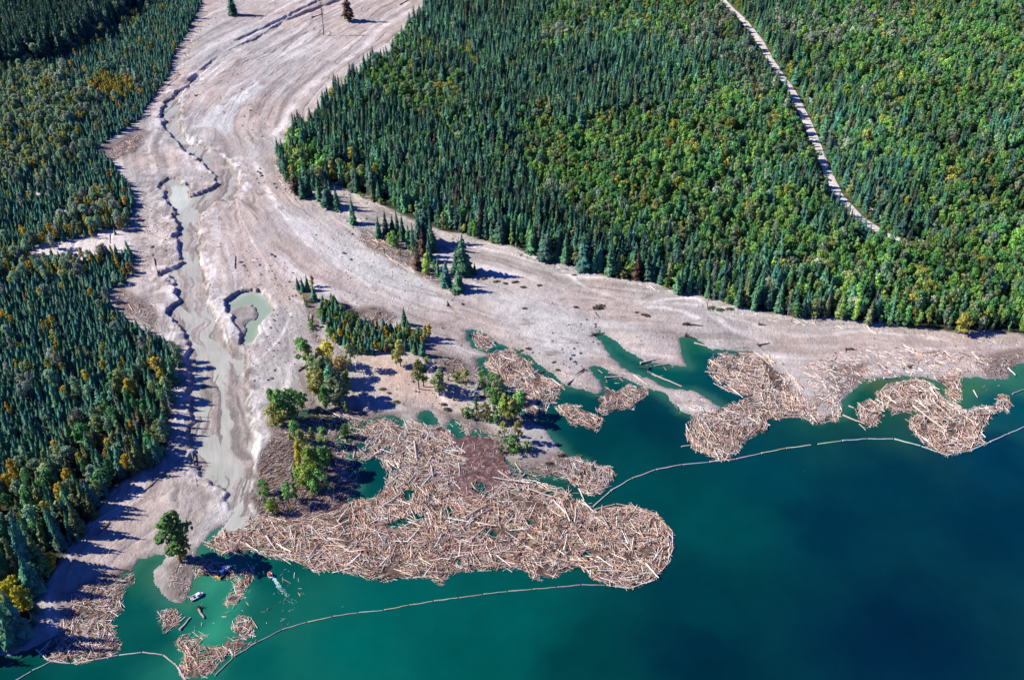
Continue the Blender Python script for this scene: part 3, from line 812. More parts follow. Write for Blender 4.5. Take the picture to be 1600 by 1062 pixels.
def broadleaf_trunk(seed, R, base, mat):
    r = random.Random(seed + 500)
    s = [((0, 0, -0.05), (0.01, 0.005, base + 0.12), 0.020, 0.015), ((0.01, 0.005, base + 0.12), (0.0, 0.0, 0.85), 0.015, 0.004)]
    for i in range(7):
        a = r.random() * 6.283
        z = base + r.uniform(0.0, 0.4)
        L = R * r.uniform(0.5, 0.85)
        s.append(((0.005, 0.003, z), (L * math.cos(a), L * math.sin(a), z + L * r.uniform(0.5, 1.0)), 0.008, 0.002))
    return tubes("trunk", s, mat)
def dead_branches(seed, R):
    r = random.Random(seed)
    s = []
    for i in range(90):
        z = r.uniform(0.12, 0.97)
        a = r.random() * 6.283
        L = (R * (1 - z) ** 0.8 + 0.02) * r.uniform(0.5, 1.1)
        s.append(((0, 0, z), (L * math.cos(a), L * math.sin(a), z - L * r.uniform(-0.1, 0.5)), 0.0045, 0.0018))
    return tubes("crown", s, M_PALEBARK, 3)

PROTO = []   # (kind, trunk mesh, crown mesh)
for i, (R, tiers, bare, pw, dens, rag) in enumerate([(.16, 24, .05, .75, 1.0, .3), (.19, 24, .04, .85, 1.1, .26), (.22, 22, .05, .85, 1.15, .34), (.145, 26, .10, .65, .95, .4), (.18, 24, .14, .7, .9, .45),
                                              (.26, 17, .02, .80, 1.2, .24), (.30, 15, .01, .75, 1.25, .26)]):
    PROTO.append(('conifer_tree', conifer_trunk(bare), conifer_crown(100 + i, R, tiers, bare, pw, dens, 0.5, rag)))
for i, (R, base, lobes, n, leaf, colm) in enumerate([(.27, .20, 15, 900, .027, 1.0), (.32, .18, 17, 1000, .030, 1.1), (.23, .16, 16, 850, .026, .8), (.18, .13, 14, 700, .024, .7), (.38, .10, 16, 800, .036, 1.2), (.24, .34, 11, 650, .026, 1.0)]):
    PROTO.append(('broadleaf_tree', broadleaf_trunk(i, R, base, M_PALEBARK if i in (0, 2, 3) else M_BARK), broadleaf_crown(200 + i, R, base, lobes, n, leaf, colm)))
for i, R in enumerate((.13, .16)):
    PROTO.append(('dead_tree', tubes("trunk", [((0, 0, -.05), (0, 0, .98), .014, .002)], M_PALEBARK), dead_branches(300 + i, R)))
CON, BRO, DEAD = [0, 1, 2, 3, 4], [7, 8, 9, 10, 11, 12], [13, 14]
YOUNG = [5, 6, 1]

# ------------------------------------------------------------------ where the trees stand
TREES = []   # rows: x, y, z, proto, height, rot, tint, zone, hand label
def in_poly(X, Y, px, amp=2.0, seed=0):
    Xw, Yw = wob(X, Y, amp, 0.08, seed)
    return sdf(Xw, Yw, G(px, 1.4), 25.0)
def jitter_grid(lo, hi, step, seed):
    g = np.random.default_rng(seed)
    xs, ys = np.arange(lo[0], hi[0], step), np.arange(lo[1], hi[1], step * 0.9)
    X, Y = np.meshgrid(xs, ys)
    X = X + (np.arange(len(ys)) % 2)[:, None] * step * 0.5
    return (X + g.uniform(-.38, .38, X.shape) * step).ravel(), (Y + g.uniform(-.38, .38, Y.shape) * step).ravel(), g
def in_view(X, Y, m=90):
    px, py, s = pxy(X, Y, 8.0)
    return (px > -m * 2.2) & (px < 1600 + m) & (py > -m * 1.3) & (py < 1120)
C_DARK, C_SPR, C_TEAL = np.array((0.013, 0.034, 0.022)), np.array((0.022, 0.058, 0.030)), np.array((0.020, 0.066, 0.046))
C_GRN, C_LIME, C_OLIVE = np.array((0.050, 0.105, 0.028)), np.array((0.095, 0.165, 0.028)), np.array((0.090, 0.105, 0.035))
C_GOLD, C_ORNG, C_ASH, C_RUST = np.array((0.46, 0.34, 0.035)), np.array((0.44, 0.26, 0.09)), np.array((0.25, 0.28, 0.20)), np.array((0.12, 0.075, 0.045))
C_SAGE = np.array((0.085, 0.135, 0.080))
C_DARK, C_SPR, C_TEAL = np.array((0.040, 0.120, 0.080)), np.array((0.090, 0.245, 0.120)), np.array((0.080, 0.265, 0.185))
C_GRN, C_LIME, C_OLIVE, C_SAGE = np.array((0.115, 0.310, 0.100)), np.array((0.230, 0.410, 0.090)), np.array((0.235, 0.290, 0.110)), np.array((0.210, 0.325, 0.195))
C_GOLD, C_ORNG, C_ASH = np.array((0.62, 0.44, 0.045)), np.array((0.52, 0.32, 0.12)), np.array((0.34, 0.38, 0.28))
C_YEL = np.array((0.36, 0.36, 0.07))
def pick(g, arr):
    return arr[g.integers(len(arr))]
def add_tree(x, y, proto, h, tint, zone, g, label=None):
    TREES.append((x, y, float(hz(x, y)) - 0.1, proto, h, g.uniform(0, 6.28), tuple(np.clip(tint * g.uniform(0.78, 1.22) * (1 + g.uniform(-.08, .08, 3)), 0, 1)), zone, label))

def fill_east():
    X, Y, g = jitter_grid((-230, 330), (560, 960), 3.7, 21)
    d = in_poly(X, Y, EAST, 2.5, 3)
    rd, _, rn = line_sd(X, Y, G(smooth_line(ROAD, 3), 1.5), 40)
    tk = line_sd(X, Y, G(TRACK, 1.5), 40)[0]
    road = np.minimum(rd - 2.2, tk)
    left = np.where(rn > 0, rd, 40.0)
    k = (d < -0.5) & in_view(X, Y) & (rd > 4.6) & (tk > 2.6) & (left > np.where(Y < 540, 11.5, np.where(Y > 700, 13.0, 9.0)))
    X, Y, d, road = X[k], Y[k], d[k], road[k]
    px, py, s = pxy(X, Y, 0)
    bro = fbm(X * 0.014, Y * 0.014, 71, 3) + 0.5 * fbm(X * 0.05, Y * 0.05, 72, 2)
    for poly, w in (([(480,170),(640,300),(800,380),(960,420),(700,230),(560,130)], -0.55), ([(820,210),(1000,180),(1200,240),(1300,360),(1150,420),(950,330),(820,300)], 0.55),
                    ([(1300,0),(1600,0),(1600,420),(1440,360),(1320,260),(1240,100)], 0.32), ([(1250,380),(1600,400),(1600,520),(1300,480)], 0.30), ([(640,0),(1100,0),(1180,200),(900,180),(660,150)], -0.12), ([(820,45),(930,40),(900,90),(840,100)], 0.7)):
        bro = bro + .02 + w * sstep(8, -12, sdf(X, Y, G(poly), 40))
    ash = np.zeros(len(X))
    for poly in ([(1060,40),(1120,30),(1180,60),(1200,110),(1140,130),(1080,80)], [(1040,60),(1110,90),(1070,110)], [(840,60),(920,50),(900,80),(860,85)], [(1130,100),(1200,110),(1195,170),(1150,150)], [(1300,40),(1430,20),(1400,80),(1310,75)], [(850,150),(880,170),(860,200)], [(1200,30),(1330,70),(1290,100),(1200,60)]):
        ash = np.maximum(ash, sstep(6, -6, sdf(X, Y, G(poly), 30)))
    gapn = fbm(X * 0.055, Y * 0.055, 75, 3)
    first = len(TREES)
    for i in range(len(X)):
        if gapn[i] > .38 and g.random() < .6:
            if g.random() < .7:
                add_tree(X[i], Y[i], pick(g, [7, 8, 10, 11, 12]), g.uniform(2.5, 6.5), C_LIME if g.random() < .6 else C_GRN, 'E', g)
            continue
        u = g.random()
        tall = g.uniform(0.62, 1.08) if g.random() < .5 else g.uniform(.9, 1.32)
        tall *= (0.6 if rd[i] < 18 and rn[i] > 0 else .8 if rd[i] < 12 else 1)
        front = d[i] > -7
        if front and g.random() < 0.12:
            continue
        if d[i] > -3.2 and g.random() < .55:
            v = g.random()
            add_tree(X[i], Y[i], pick(g, [11, 10, 8, 7]), g.uniform(2.0, 6.0), C_LIME * .9 if v < .4 else C_OLIVE if v < .7 else C_GRN if v < .92 else C_YEL, 'E', g)
            continue
        if g.random() < 0.40 * ash[i] + 0.014:
            add_tree(X[i], Y[i], pick(g, [7, 8, 12]), 11 * tall, C_ASH * g.uniform(.6, 1.15) * np.array((1, 1.05, .92)), 'E', g)
        elif u < 1 / (1 + math.exp(-5.5 * (bro[i] - 0.12))):
            v = g.random()
            c = C_GRN if v < .42 else C_SAGE if v < .58 else C_LIME if v < .86 else C_OLIVE if v < .95 else C_YEL
            add_tree(X[i], Y[i], pick(g, BRO[:4] if v < .8 else BRO), g.uniform(6.0, 13.5) * (.55 if rd[i] < 18 and rn[i] > 0 else .8 if rd[i] < 12 else 1), c, 'E', g)
        elif g.random() < 0.022 + (0.10 if (px[i] > 1050 and px[i] < 1390 and d[i] > -22) else 0):
            add_tree(X[i], Y[i], pick(g, DEAD), 14.5 * tall, C_ASH, 'E', g)
        else:
            v = g.random()
            c = C_DARK if v < (.55 if front and px[i] < 800 else .28) else C_SPR if v < .72 else C_TEAL * .8 if v < .93 else C_RUST * .6 if v < .95 else C_OLIVE * .7
            add_tree(X[i], Y[i], pick(g, CON), (15.2 if px[i] < 1000 else 14.2) * tall * (1.1 if front else 1), c, 'E', g)
    for j in range(first, len(TREES)):          # stands differ in tone across the slope
        t = TREES[j]
        k = 1 + .40 * float(fbm(np.array([t[0] * .022]), np.array([t[1] * .022]), 76, 3)[0])
        TREES[j] = t[:6] + (tuple(min(1.0, v * k) for v in t[6]),) + t[7:]
    # low bright shrubs between road and track
    X, Y, g = jitter_grid((60, 430), (420, 940), 2.4, 22)
    r1, r2 = line_sd(X, Y, G(ROAD, 1.5), 40)[0], line_sd(X, Y, G(TRACK, 1.5), 40)[0]
    k = (r1 > 4.2) & (r2 > 1.9) & (np.minimum(r1 - 2.2, r2) < 4.2) & in_view(X, Y)
    for x, y in zip(X[k], Y[k]):
        if g.random() < 0.8:
            v = g.random()
            add_tree(x, y, pick(g, [11, 10, 8]), g.uniform(1.6, 4.2), C_LIME * .9 if v < .55 else C_GRN if v < .85 else C_OLIVE, 'R', g)

L_OLD = [(-200,-120),(255,-60),(240,0),(205,22),(165,52),(120,82),(80,98),(30,112),(-200,130)]
L_TALL = [(150,650),(200,600),(275,560),(282,600),(278,690),(262,725),(225,748),(185,785),(120,860),(70,945),(20,1015),(-300,1080),(-300,760),(-60,800),(60,740)]
L_GOLD = [(140,135),(165,120),(210,132),(215,150),(190,162),(160,158),(130,150)]
L_MIX = [(-200,140),(60,100),(130,160),(110,260),(60,290),(-200,330)]
L_MIX2 = [(-200,330),(60,330),(180,300),(210,360),(200,420),(120,450),(60,440),(-200,470)]
def fill_west():
    X, Y, g = jitter_grid((-520, 150), (-60, 960), 2.45, 31)
    d = in_poly(X, Y, WEST, 2.0, 4)
    k = (d < -0.3) & in_view(X, Y) & (sdf(X, Y, G([(-10,915),(40,912),(58,945),(40,972),(20,1000),(-10,1000)], 1.0), 20) > 0)
    X, Y, d = X[k], Y[k], d[k]
    q = lambda poly, f=4: sstep(f, -f, sdf(X, Y, G(poly, 1.4), 40))
    old, tall, gold, mix, mix2 = q(L_OLD), q(L_TALL, 5), q(L_GOLD), q(L_MIX, 6), q(L_MIX2, 6)
    clear = np.maximum.reduce([q(c, 1.2) for c in CLEARINGS])
    gap = fbm(X * 0.05, Y * 0.05, 33, 4)
    goldn = fbm(X * 0.03, Y * 0.03, 77, 3)
    px, py, s = pxy(X, Y, 0)
    for i in range(len(X)):
        if g.random() < clear[i] * 0.93 or (gap[i] > 0.45 and py[i] > 270 and g.random() < 0.6):
            continue
        big = max(old[i], tall[i])
        if g.random() < big:
            if g.random() < 0.58:
                continue
            if old[i] > 0.5:
                if g.random() < .08:
                    add_tree(X[i], Y[i], pick(g, [7, 8]), g.uniform(14, 18), C_SAGE, 'W', g)
                else:
                    add_tree(X[i], Y[i], pick(g, [0, 3, 4, 1]), g.uniform(18, 25), C_DARK if g.random() < .7 else C_SPR * .8, 'W', g)
            else:
                v = g.random()
                near = d[i] > -16
                if v < 0.36:
                    add_tree(X[i], Y[i], pick(g, [7, 8, 9]), g.uniform(8, 12.5), C_GRN * .9 if v < .13 else C_SAGE if v < .2 else C_OLIVE if v < .285 else C_GOLD * .8, 'W', g)
                elif v < 0.40:
                    add_tree(X[i], Y[i], pick(g, DEAD), g.uniform(10, 14), C_ASH, 'W', g)
                else:
                    add_tree(X[i], Y[i], pick(g, CON), (g.uniform(11, 15.5) if near else g.uniform(8, 12.5)) * (1.75 if py[i] > 880 else 1.2 if py[i] > 800 else 1), C_SPR if v < .62 else C_OLIVE * .55 if v < .75 else C_TEAL * .8, 'W', g)
            continue
        p_b = 0.036 + 0.55 * gold[i] + 0.30 * mix[i] + 0.30 * mix2[i] * (goldn[i] > -0.1) + 0.12 * max(0, goldn[i])
        if g.random() < p_b:
            v = g.random()
            if gold[i] > .5 or (mix[i] < .5 and v < .62):
                c = C_GOLD * g.uniform(.6, 1) if v < .30 else C_ORNG * .8 if v < .34 else C_YEL * g.uniform(.7, 1.1)
                add_tree(X[i], Y[i], pick(g, [7, 9, 10, 12]), g.uniform(5.5, 8.5), c, 'W', g)
            else:
                add_tree(X[i], Y[i], pick(g, [7, 8, 9]), g.uniform(7.5, 11), C_OLIVE * 1.2 if v < .35 else C_YEL * .9 if v < .50 else C_SAGE * 1.1 if v < .88 else C_ASH * .9, 'W', g)
        else:
            v = g.random()
            add_tree(X[i], Y[i], pick(g, YOUNG if v < .8 else [1, 2]), (g.uniform(3.2, 5.2) if g.random() < .5 else g.uniform(4.6, 7.2)) * (1.35 if mix[i] > .5 or v > .9 else 1), C_TEAL * (0.9 if v < .6 else .7) if v < .85 else C_SPR, 'W', g)
fill_east()
fill_west()

# single trees and groves, each set by eye: photo point of the foot, height in photo pixels, kind, tint, label
def hand(px, py, hpx, proto, tint, label, zone='H'):
    x, y, z = on_land(px, py)
    s = pxy(x, y, z)[2]
    dist = math.sqrt(x * x + y * y + (CAM_H - z) ** 2)
    cosel = math.hypot(x, y) / dist
    TREES.append((x, y, z - 0.1, proto, hpx / s / cosel * 1.04, random.uniform(0, 6.28), tuple(np.clip(np.array(tint) * random.uniform(.95, 1.2) * (np.array((.80, 1.0, .9)) if tint[0] > .3 else np.array((1.3, 1.05, .8)) if 7 <= proto <= 12 else 1), 0, 1)), zone, label))
D_, S_, T_, G_, L_, O_, Y_, A_, R_ = C_DARK, C_SPR, C_TEAL, C_GRN, C_LIME, C_OLIVE, C_GOLD, C_ASH, C_RUST
for a in [
 (544,33,46,4,R_*.7,"tall brownish spruce standing alone on the upper mud flat"),
 (364,24,40,1,D_*1.2,"dark spruce near the top edge beside the upper creek"),
 (552,350,40,0,S_*.9,"lone dark spruce between the forest bend and the tree island"),
 (463,303,42,4,R_*.6,"thin brownish spruce foremost at the forest bend"),(474,309,42,0,D_,"dark spruce second from the forest bend point"),(483,306,44,1,D_,"bushy dark spruce at the forest bend beside the pale log"),
 (500,314,40,0,S_*.8,"narrow dark spruce in the short row below the forest bend"),(511,325,46,4,D_,"tallest spruce of the short row below the forest bend"),(518,322,38,3,S_*.8,"slim spruce in the short row below the forest bend"),(527,328,36,1,S_,"last spruce of the short row below the forest bend"),
 (592,372,34,0,S_*.8,"dark spruce at the upper left end of the tree island"),(603,368,38,1,D_,"dark bushy spruce at the head of the tree island"),(614,366,30,2,D_,"small dark spruce beside the head of the tree island"),(621,362,34,0,S_*.9,"slender spruce behind the driftwood on the tree island"),
 (630,374,38,1,D_,"dark spruce in the middle of the tree island"),(638,384,36,0,S_,"green spruce in the middle of the tree island"),(618,386,24,11,G_,"round green bush tree in front of the tree island"),(608,382,18,9,L_,"small yellow green tree in front of the tree island"),
 (645,392,42,3,S_*.8,"slim spruce left of the tall island spruces"),(655,385,54,1,D_,"tall dark spruce in the densest clump of the tree island"),(665,380,58,2,D_*1.1,"tallest broad spruce of the tree island clump"),(675,392,50,1,S_*.8,"broad spruce at the right of the island clump"),
 (660,402,44,4,R_*.7,"brown tinged spruce in the island clump"),(671,410,46,0,D_,"dark spruce in front of the island clump"),(652,422,40,4,R_,"rusty brown spruce at the lower island clump"),(666,428,32,9,L_*1.2,"bright yellow green tree at the foot of the island clump"),
 (684,432,30,0,S_,"small green spruce between the island clump and the grey spruce"),(697,446,40,1,T_*.8,"bluish green spruce near the lower tip of the tree island"),(722,426,60,2,S_*.75,"tall greyish spruce casting the long shadow at the island tip"),(712,428,42,4,D_*1.2,"thin dark spruce against the tall greyish spruce"),
 (742,428,18,5,D_,"small dark conical spruce right of the tall greyish spruce"),(716,454,36,2,S_*.8,"broad dark spruce at the lower tip of the tree island"),
 (466,452,20,1,T_*.7,"small bluish conifer at the upper corner of the young grove"),(474,455,22,1,T_*.6,"dark conifer second at the upper corner of the young grove"),(481,453,24,0,S_,"conifer third at the upper corner of the young grove"),(488,448,18,9,C_ORNG*.8,"small rusty orange tree at the upper corner of the young grove"),(491,470,26,1,S_,"green conifer below the rusty orange tree"),
 (632,508,28,1,S_*.8,"tallest dark spruce at the right of the young grove"),(638,518,20,2,S_*.8,"dark bushy conifer beside the tallest grove spruce"),(664,534,26,9,C_ORNG,"orange tinted tree at the right end of the young grove"),(652,530,22,0,T_*.8,"slim conifer at the right end of the young grove"),(670,528,22,9,Y_*.7,"yellow tree outermost at the right end of the young grove"),
 (479,572,44,12,G_*.9,"tall green tree leaning over the mud left of the yellow grove"),(485,570,30,12,O_,"olive tree just behind the tall leaning green tree"),
 (512,568,36,8,Y_*1.1,"bright yellow birch at the top of the mixed grove"),(502,568,26,7,C_ORNG*.6,"orange brown tree beside the bright yellow birch"),(496,570,22,5,D_*1.5,"small dark conifer left of the bright yellow birch"),(533,592,34,8,C_ORNG*1.2,"orange leaved tree at the right of the mixed grove"),
 (492,596,40,8,C_SAGE,"grey green tree inside the mixed grove"),(505,600,44,7,C_SAGE*.8,"large grey green tree in the centre of the mixed grove"),(516,606,40,7,T_,"bluish green tree in the centre of the mixed grove"),(498,624,46,7,O_*.9,"large olive tree at the left of the mixed grove"),(489,612,36,9,L_*.8,"yellow green narrow tree at the left edge of the mixed grove"),
 (522,630,56,12,T_*1.2,"tall pale trunked green tree at the lower mixed grove"),(530,634,48,7,C_SAGE*.7,"dark green tree at the lower right of the mixed grove"),(541,620,40,9,G_*.7,"narrow green tree at the right edge of the mixed grove"),(510,640,34,7,G_*.7,"green tree lowest in the mixed grove"),(541,646,20,9,L_,"small lime sapling by the long white log"),
 (549,580,42,12,C_SAGE*.8,"grey green tree standing alone above the sandy hollow"),(626,572,40,8,O_*1.1,"round olive tree at the corner of the young grove"),(655,608,46,12,O_*.7,"large dark olive tree alone on the sandy flat"),(662,604,36,12,G_*.6,"dark green tree behind the large olive tree"),
 (686,618,40,7,C_SAGE*.8,"grey green tree on the sandy flat right of the large olive tree"),(659,556,28,4,D_*1.4,"small grey spruce by the drift pile"),(648,552,18,5,G_*.7,"low green conifer by the drift pile"),(713,598,16,11,L_*.7,"low green bush tree by the drift heap"),(728,604,28,12,O_,"olive tree between the drift heap and the inlet"),
 (440,660,52,7,G_*.85,"broad green tree at the left edge of the lower mud bank"),(431,652,44,7,G_*.8,"green tree leaning out at the left of the mud bank clump"),(452,656,46,8,G_*.9,"round green tree at the right of the mud bank clump"),(438,664,34,11,O_,"low olive tree under the mud bank clump"),(472,642,30,7,G_*.7,"small green tree between mud bank clump and mixed grove"),
 (464,690,32,8,G_,"green tree at the top of the driftwood thicket"),(508,698,30,12,G_*.9,"thin green tree at the top right of the driftwood thicket"),(489,688,20,9,L_,"small lime tree at the top of the driftwood thicket"),(542,688,26,8,G_*.7,"green tree beside the dark pool"),
 (468,730,40,9,Y_*.8,"tall golden tree at the left of the driftwood thicket"),(476,720,46,7,O_,"olive tree above the golden tree in the driftwood thicket"),(490,746,44,7,L_*.75,"large bright green tree in the driftwood thicket"),(503,742,42,12,G_,"large green tree at the right of the driftwood thicket"),(512,734,38,7,G_*.8,"dark green tree at the right edge of the driftwood thicket"),
 (480,764,36,7,L_*.8,"lowest large lime green tree in the driftwood thicket"),(496,768,30,11,G_,"low green tree at the foot of the driftwood thicket"),(452,788,34,12,G_,"green tree on the dark drift slope"),(461,780,26,9,G_*.8,"narrow green tree on the dark drift slope"),(412,772,22,11,G_*.8,"low green tree at the left of the dark drift slope"),
 (425,802,24,8,L_*.9,"yellow green round tree at the raft edge"),(434,803,18,9,Y_*.7,"small yellow tree at the raft edge"),
 (20,952,44,8,Y_*1.1,"golden tree at the left edge of the lake corner forest"),(40,956,40,8,Y_,"second golden tree beside the lake corner golden tree"),(27,930,34,7,Y_*.9,"upper golden tree of the lake corner forest"),(8,988,46,8,L_,"lime tree below the golden lake corner trees"),
 (283,878,72,12,G_*.6,"tall dense green tree standing on the small silt point"),(277,868,56,9,G_*.55,"green tree at the left of the silt point clump"),(290,873,46,9,O_*.6,"shorter olive tree at the right of the silt point clump"),
 (757,606,26,11,G_*.8,"bushy green tree on the left bank of the driftwood inlet"),(768,614,32,7,G_*.8,"green tree beside the driftwood inlet"),(776,626,40,12,C_SAGE*.7,"tall grey green tree beside the driftwood inlet"),(770,630,24,11,G_*.8,"low dense tree beside the driftwood inlet"),
 (790,658,44,9,L_*.75,"tall yellow green tree on the delta point"),(800,662,40,12,O_*.9,"thin olive tree on the delta point"),(811,648,34,8,G_,"round green tree on the delta point near the inlet"),(776,662,22,9,G_,"small narrow tree at the left of the delta point"),
 (788,682,24,12,O_,"small thin tree on the pale delta sand"),(809,690,34,12,O_*.8,"tall thin olive tree on the pale delta sand"),(797,706,24,11,G_*.8,"bushy green tree near the bark field"),(744,644,22,9,G_*.8,"young green tree at the edge of the little pools"),(757,654,24,11,O_*.6,"dark olive bush tree at the little pools"),
 (731,652,14,11,G_*.7,"small round bush on the pale delta lobe"),(808,705,12,11,G_*.9,"small round bush right of the bushy delta tree"),(824,705,14,11,G_,"outermost small green bush on the delta sand"),(782,710,14,11,C_SAGE*.5,"dark grey bush at the corner of the bark field"),
]: hand(*a)
# young grove: dense conifers with a few yellow trees
def grove():
    X, Y, g = jitter_grid((-100, 300), (0, 560), 2.3, 41)
    d = sdf(X, Y, G([(500,478),(525,470),(545,495),(575,510),(620,512),(650,525),(672,532),(668,550),(625,552),(585,558),(545,555),(520,540),(505,520),(498,500)], 1.4), 20)
    n = 0
    for x, y in zip(X[d < 0], Y[d < 0]):
        v = g.random()
        if v < .10: continue
        px, py, _ = pxy(x, y, 1.0)
        if v < .68: add_tree(x, y, pick(g, YOUNG), g.uniform(5, 8.5), C_TEAL * .75 if v < .5 else C_SPR, 'G', g)
        elif v < .84: add_tree(x, y, pick(g, [7, 9, 11]), g.uniform(4.5, 7.5), C_LIME * .7 if v < .8 else C_OLIVE, 'G', g)
        else: add_tree(x, y, pick(g, [9, 7]), g.uniform(4.5, 7), C_GOLD * g.uniform(.5, .9) if v < .95 else C_ORNG * .8, 'G', g)
grove()
def scrub():
    g = np.random.default_rng(43)
    for poly, n, hs in (([(680,610),(720,600),(770,625),(800,640),(815,690),(800,712),(770,680),(720,655),(690,640)], 34, (1.2, 4.0)), ([(465,690),(520,690),(515,740),(500,780),(470,790),(450,760)], 30, (2, 6.5)), ([(400,770),(440,760),(470,800),(420,806)], 10, (1.5, 4)),
                        ([(485,585),(540,590),(545,640),(500,645)], 16, (2, 6)), ([(660,560),(735,565),(735,600),(690,612)], 14, (1.2, 3.5)), ([(590,365),(690,420),(715,455),(680,440),(610,395)], 16, (1.5, 5)), ([(470,450),(510,480),(505,540),(485,520)], 14, (1.5, 5)), ([(750,590),(790,640),(770,640),(745,605)], 12, (1.5, 5)), ([(420,650),(470,650),(465,690),(430,680)], 10, (1.5, 4))):
        pg = G(poly, 1.2)
        lo, hi = pg.min(0), pg.max(0)
        while n > 0:
            x, y = g.uniform(lo[0], hi[0]), g.uniform(lo[1], hi[1])
            if sdf(np.array([x]), np.array([y]), pg)[0] > 0: continue
            n -= 1
            if hz(x, y) < 0.1: continue
            v = g.random()
            add_tree(x, y, pick(g, [11, 9, 7, 10, 12, 5, 1]), g.uniform(*hs), C_GRN if v < .3 else C_OLIVE if v < .55 else C_LIME * .8 if v < .75 else C_SAGE * .8 if v < .85 else C_RUST if v < .93 else C_YEL, 'S', g)
scrub()

# ------------------------------------------------------------------ build: the largest in the photo as objects, the deep forest as one mass of each kind
def tint_word(t):
    r, g, b = t
    if r > 0.27 and b < 0.15: return "golden" if g > r * .68 and r > g * 1.15 else "yellow" if g > r * .85 else "orange"
    if r > 0.25 and b > 0.17: return "pale grey"
    if r > g * 1.05: return "brownish"
    if r > 0.145: return "yellow green" if b < g * .35 else "grey green"
    if g > 0.22: return "bright green"
    return "bluish green" if b > g * .62 else "dark green"
def auto_label(kind, px, py, d, h, tint, zone):
    k = {'conifer_tree': 'spruce', 'broadleaf_tree': 'leafy tree', 'dead_tree': 'dead tree'}[kind]
    c = "grey" if kind == 'dead_tree' else tint_word(tint)
    sz = "tall" if h > 13 else "low" if h < 7 else "middling"
    row = "in front row" if d > -6 else "in second row" if d > -12 else "behind the rows"
    if zone == 'E':
        part = ("near forest bend" if px < 560 else "opposite tree island" if px < 800 else "above round green pool" if px < 1000 else "above narrow inlets" if px < 1250 else "above east rafts" if px < 1450 else "at far east shore")
        return f"{sz} {c} {k} {row} of east forest {part}"
    if zone == 'S':
        return f"{sz} {c} {k} growing among drift {'on the delta' if px > 650 and py > 520 else 'on the tree island' if py < 470 else 'in the thicket beside the raft' if py > 640 else 'around the mixed grove'}"
    if zone == 'G':
        return f"{sz} {c} {k} in the {'left' if px < 560 else 'middle' if px < 620 else 'right'} of the young island grove"
    part = ("by sandy clearing" if py < 520 else "beside braided river" if py < 640 else "at shadowed bank bend" if py < 760 else "above lakeside mud strip" if py < 900 else "at lake corner")
    return f"{sz} {c} {k} {row} of west forest {part}"
def width_of(r):
    return 0.78 + 0.5 * ((r[5] * 7.31) % 1)
def lean_of(r):
    k = (r[5] * 3.77) % 1
    return (k - .5) * (0.10 if k < .9 else .3)
def single_tree(rec, label, group):
    x, y, z, pi, h, rot, tint, zone, _ = rec
    kind, tm, cm = PROTO[pi]
    root = bpy.data.objects.new(kind, None)
    COL.objects.link(root)
    root.location, root.rotation_euler = (x, y, z), (lean_of(rec) * .7, 0, rot)
    root.scale = (h * width_of(rec), h * width_of(rec), h)
    tag(root, label, {'conifer_tree': 'conifer tree', 'broadleaf_tree': 'broadleaf tree', 'dead_tree': 'dead tree'}[kind], group)
    for nm, me in (("trunk", tm), ("crown", cm)):
        o = bpy.data.objects.new(nm, me)
        o.parent = root
        o["tint"] = [float(v) for v in tint]
        COL.objects.link(o)
    return root

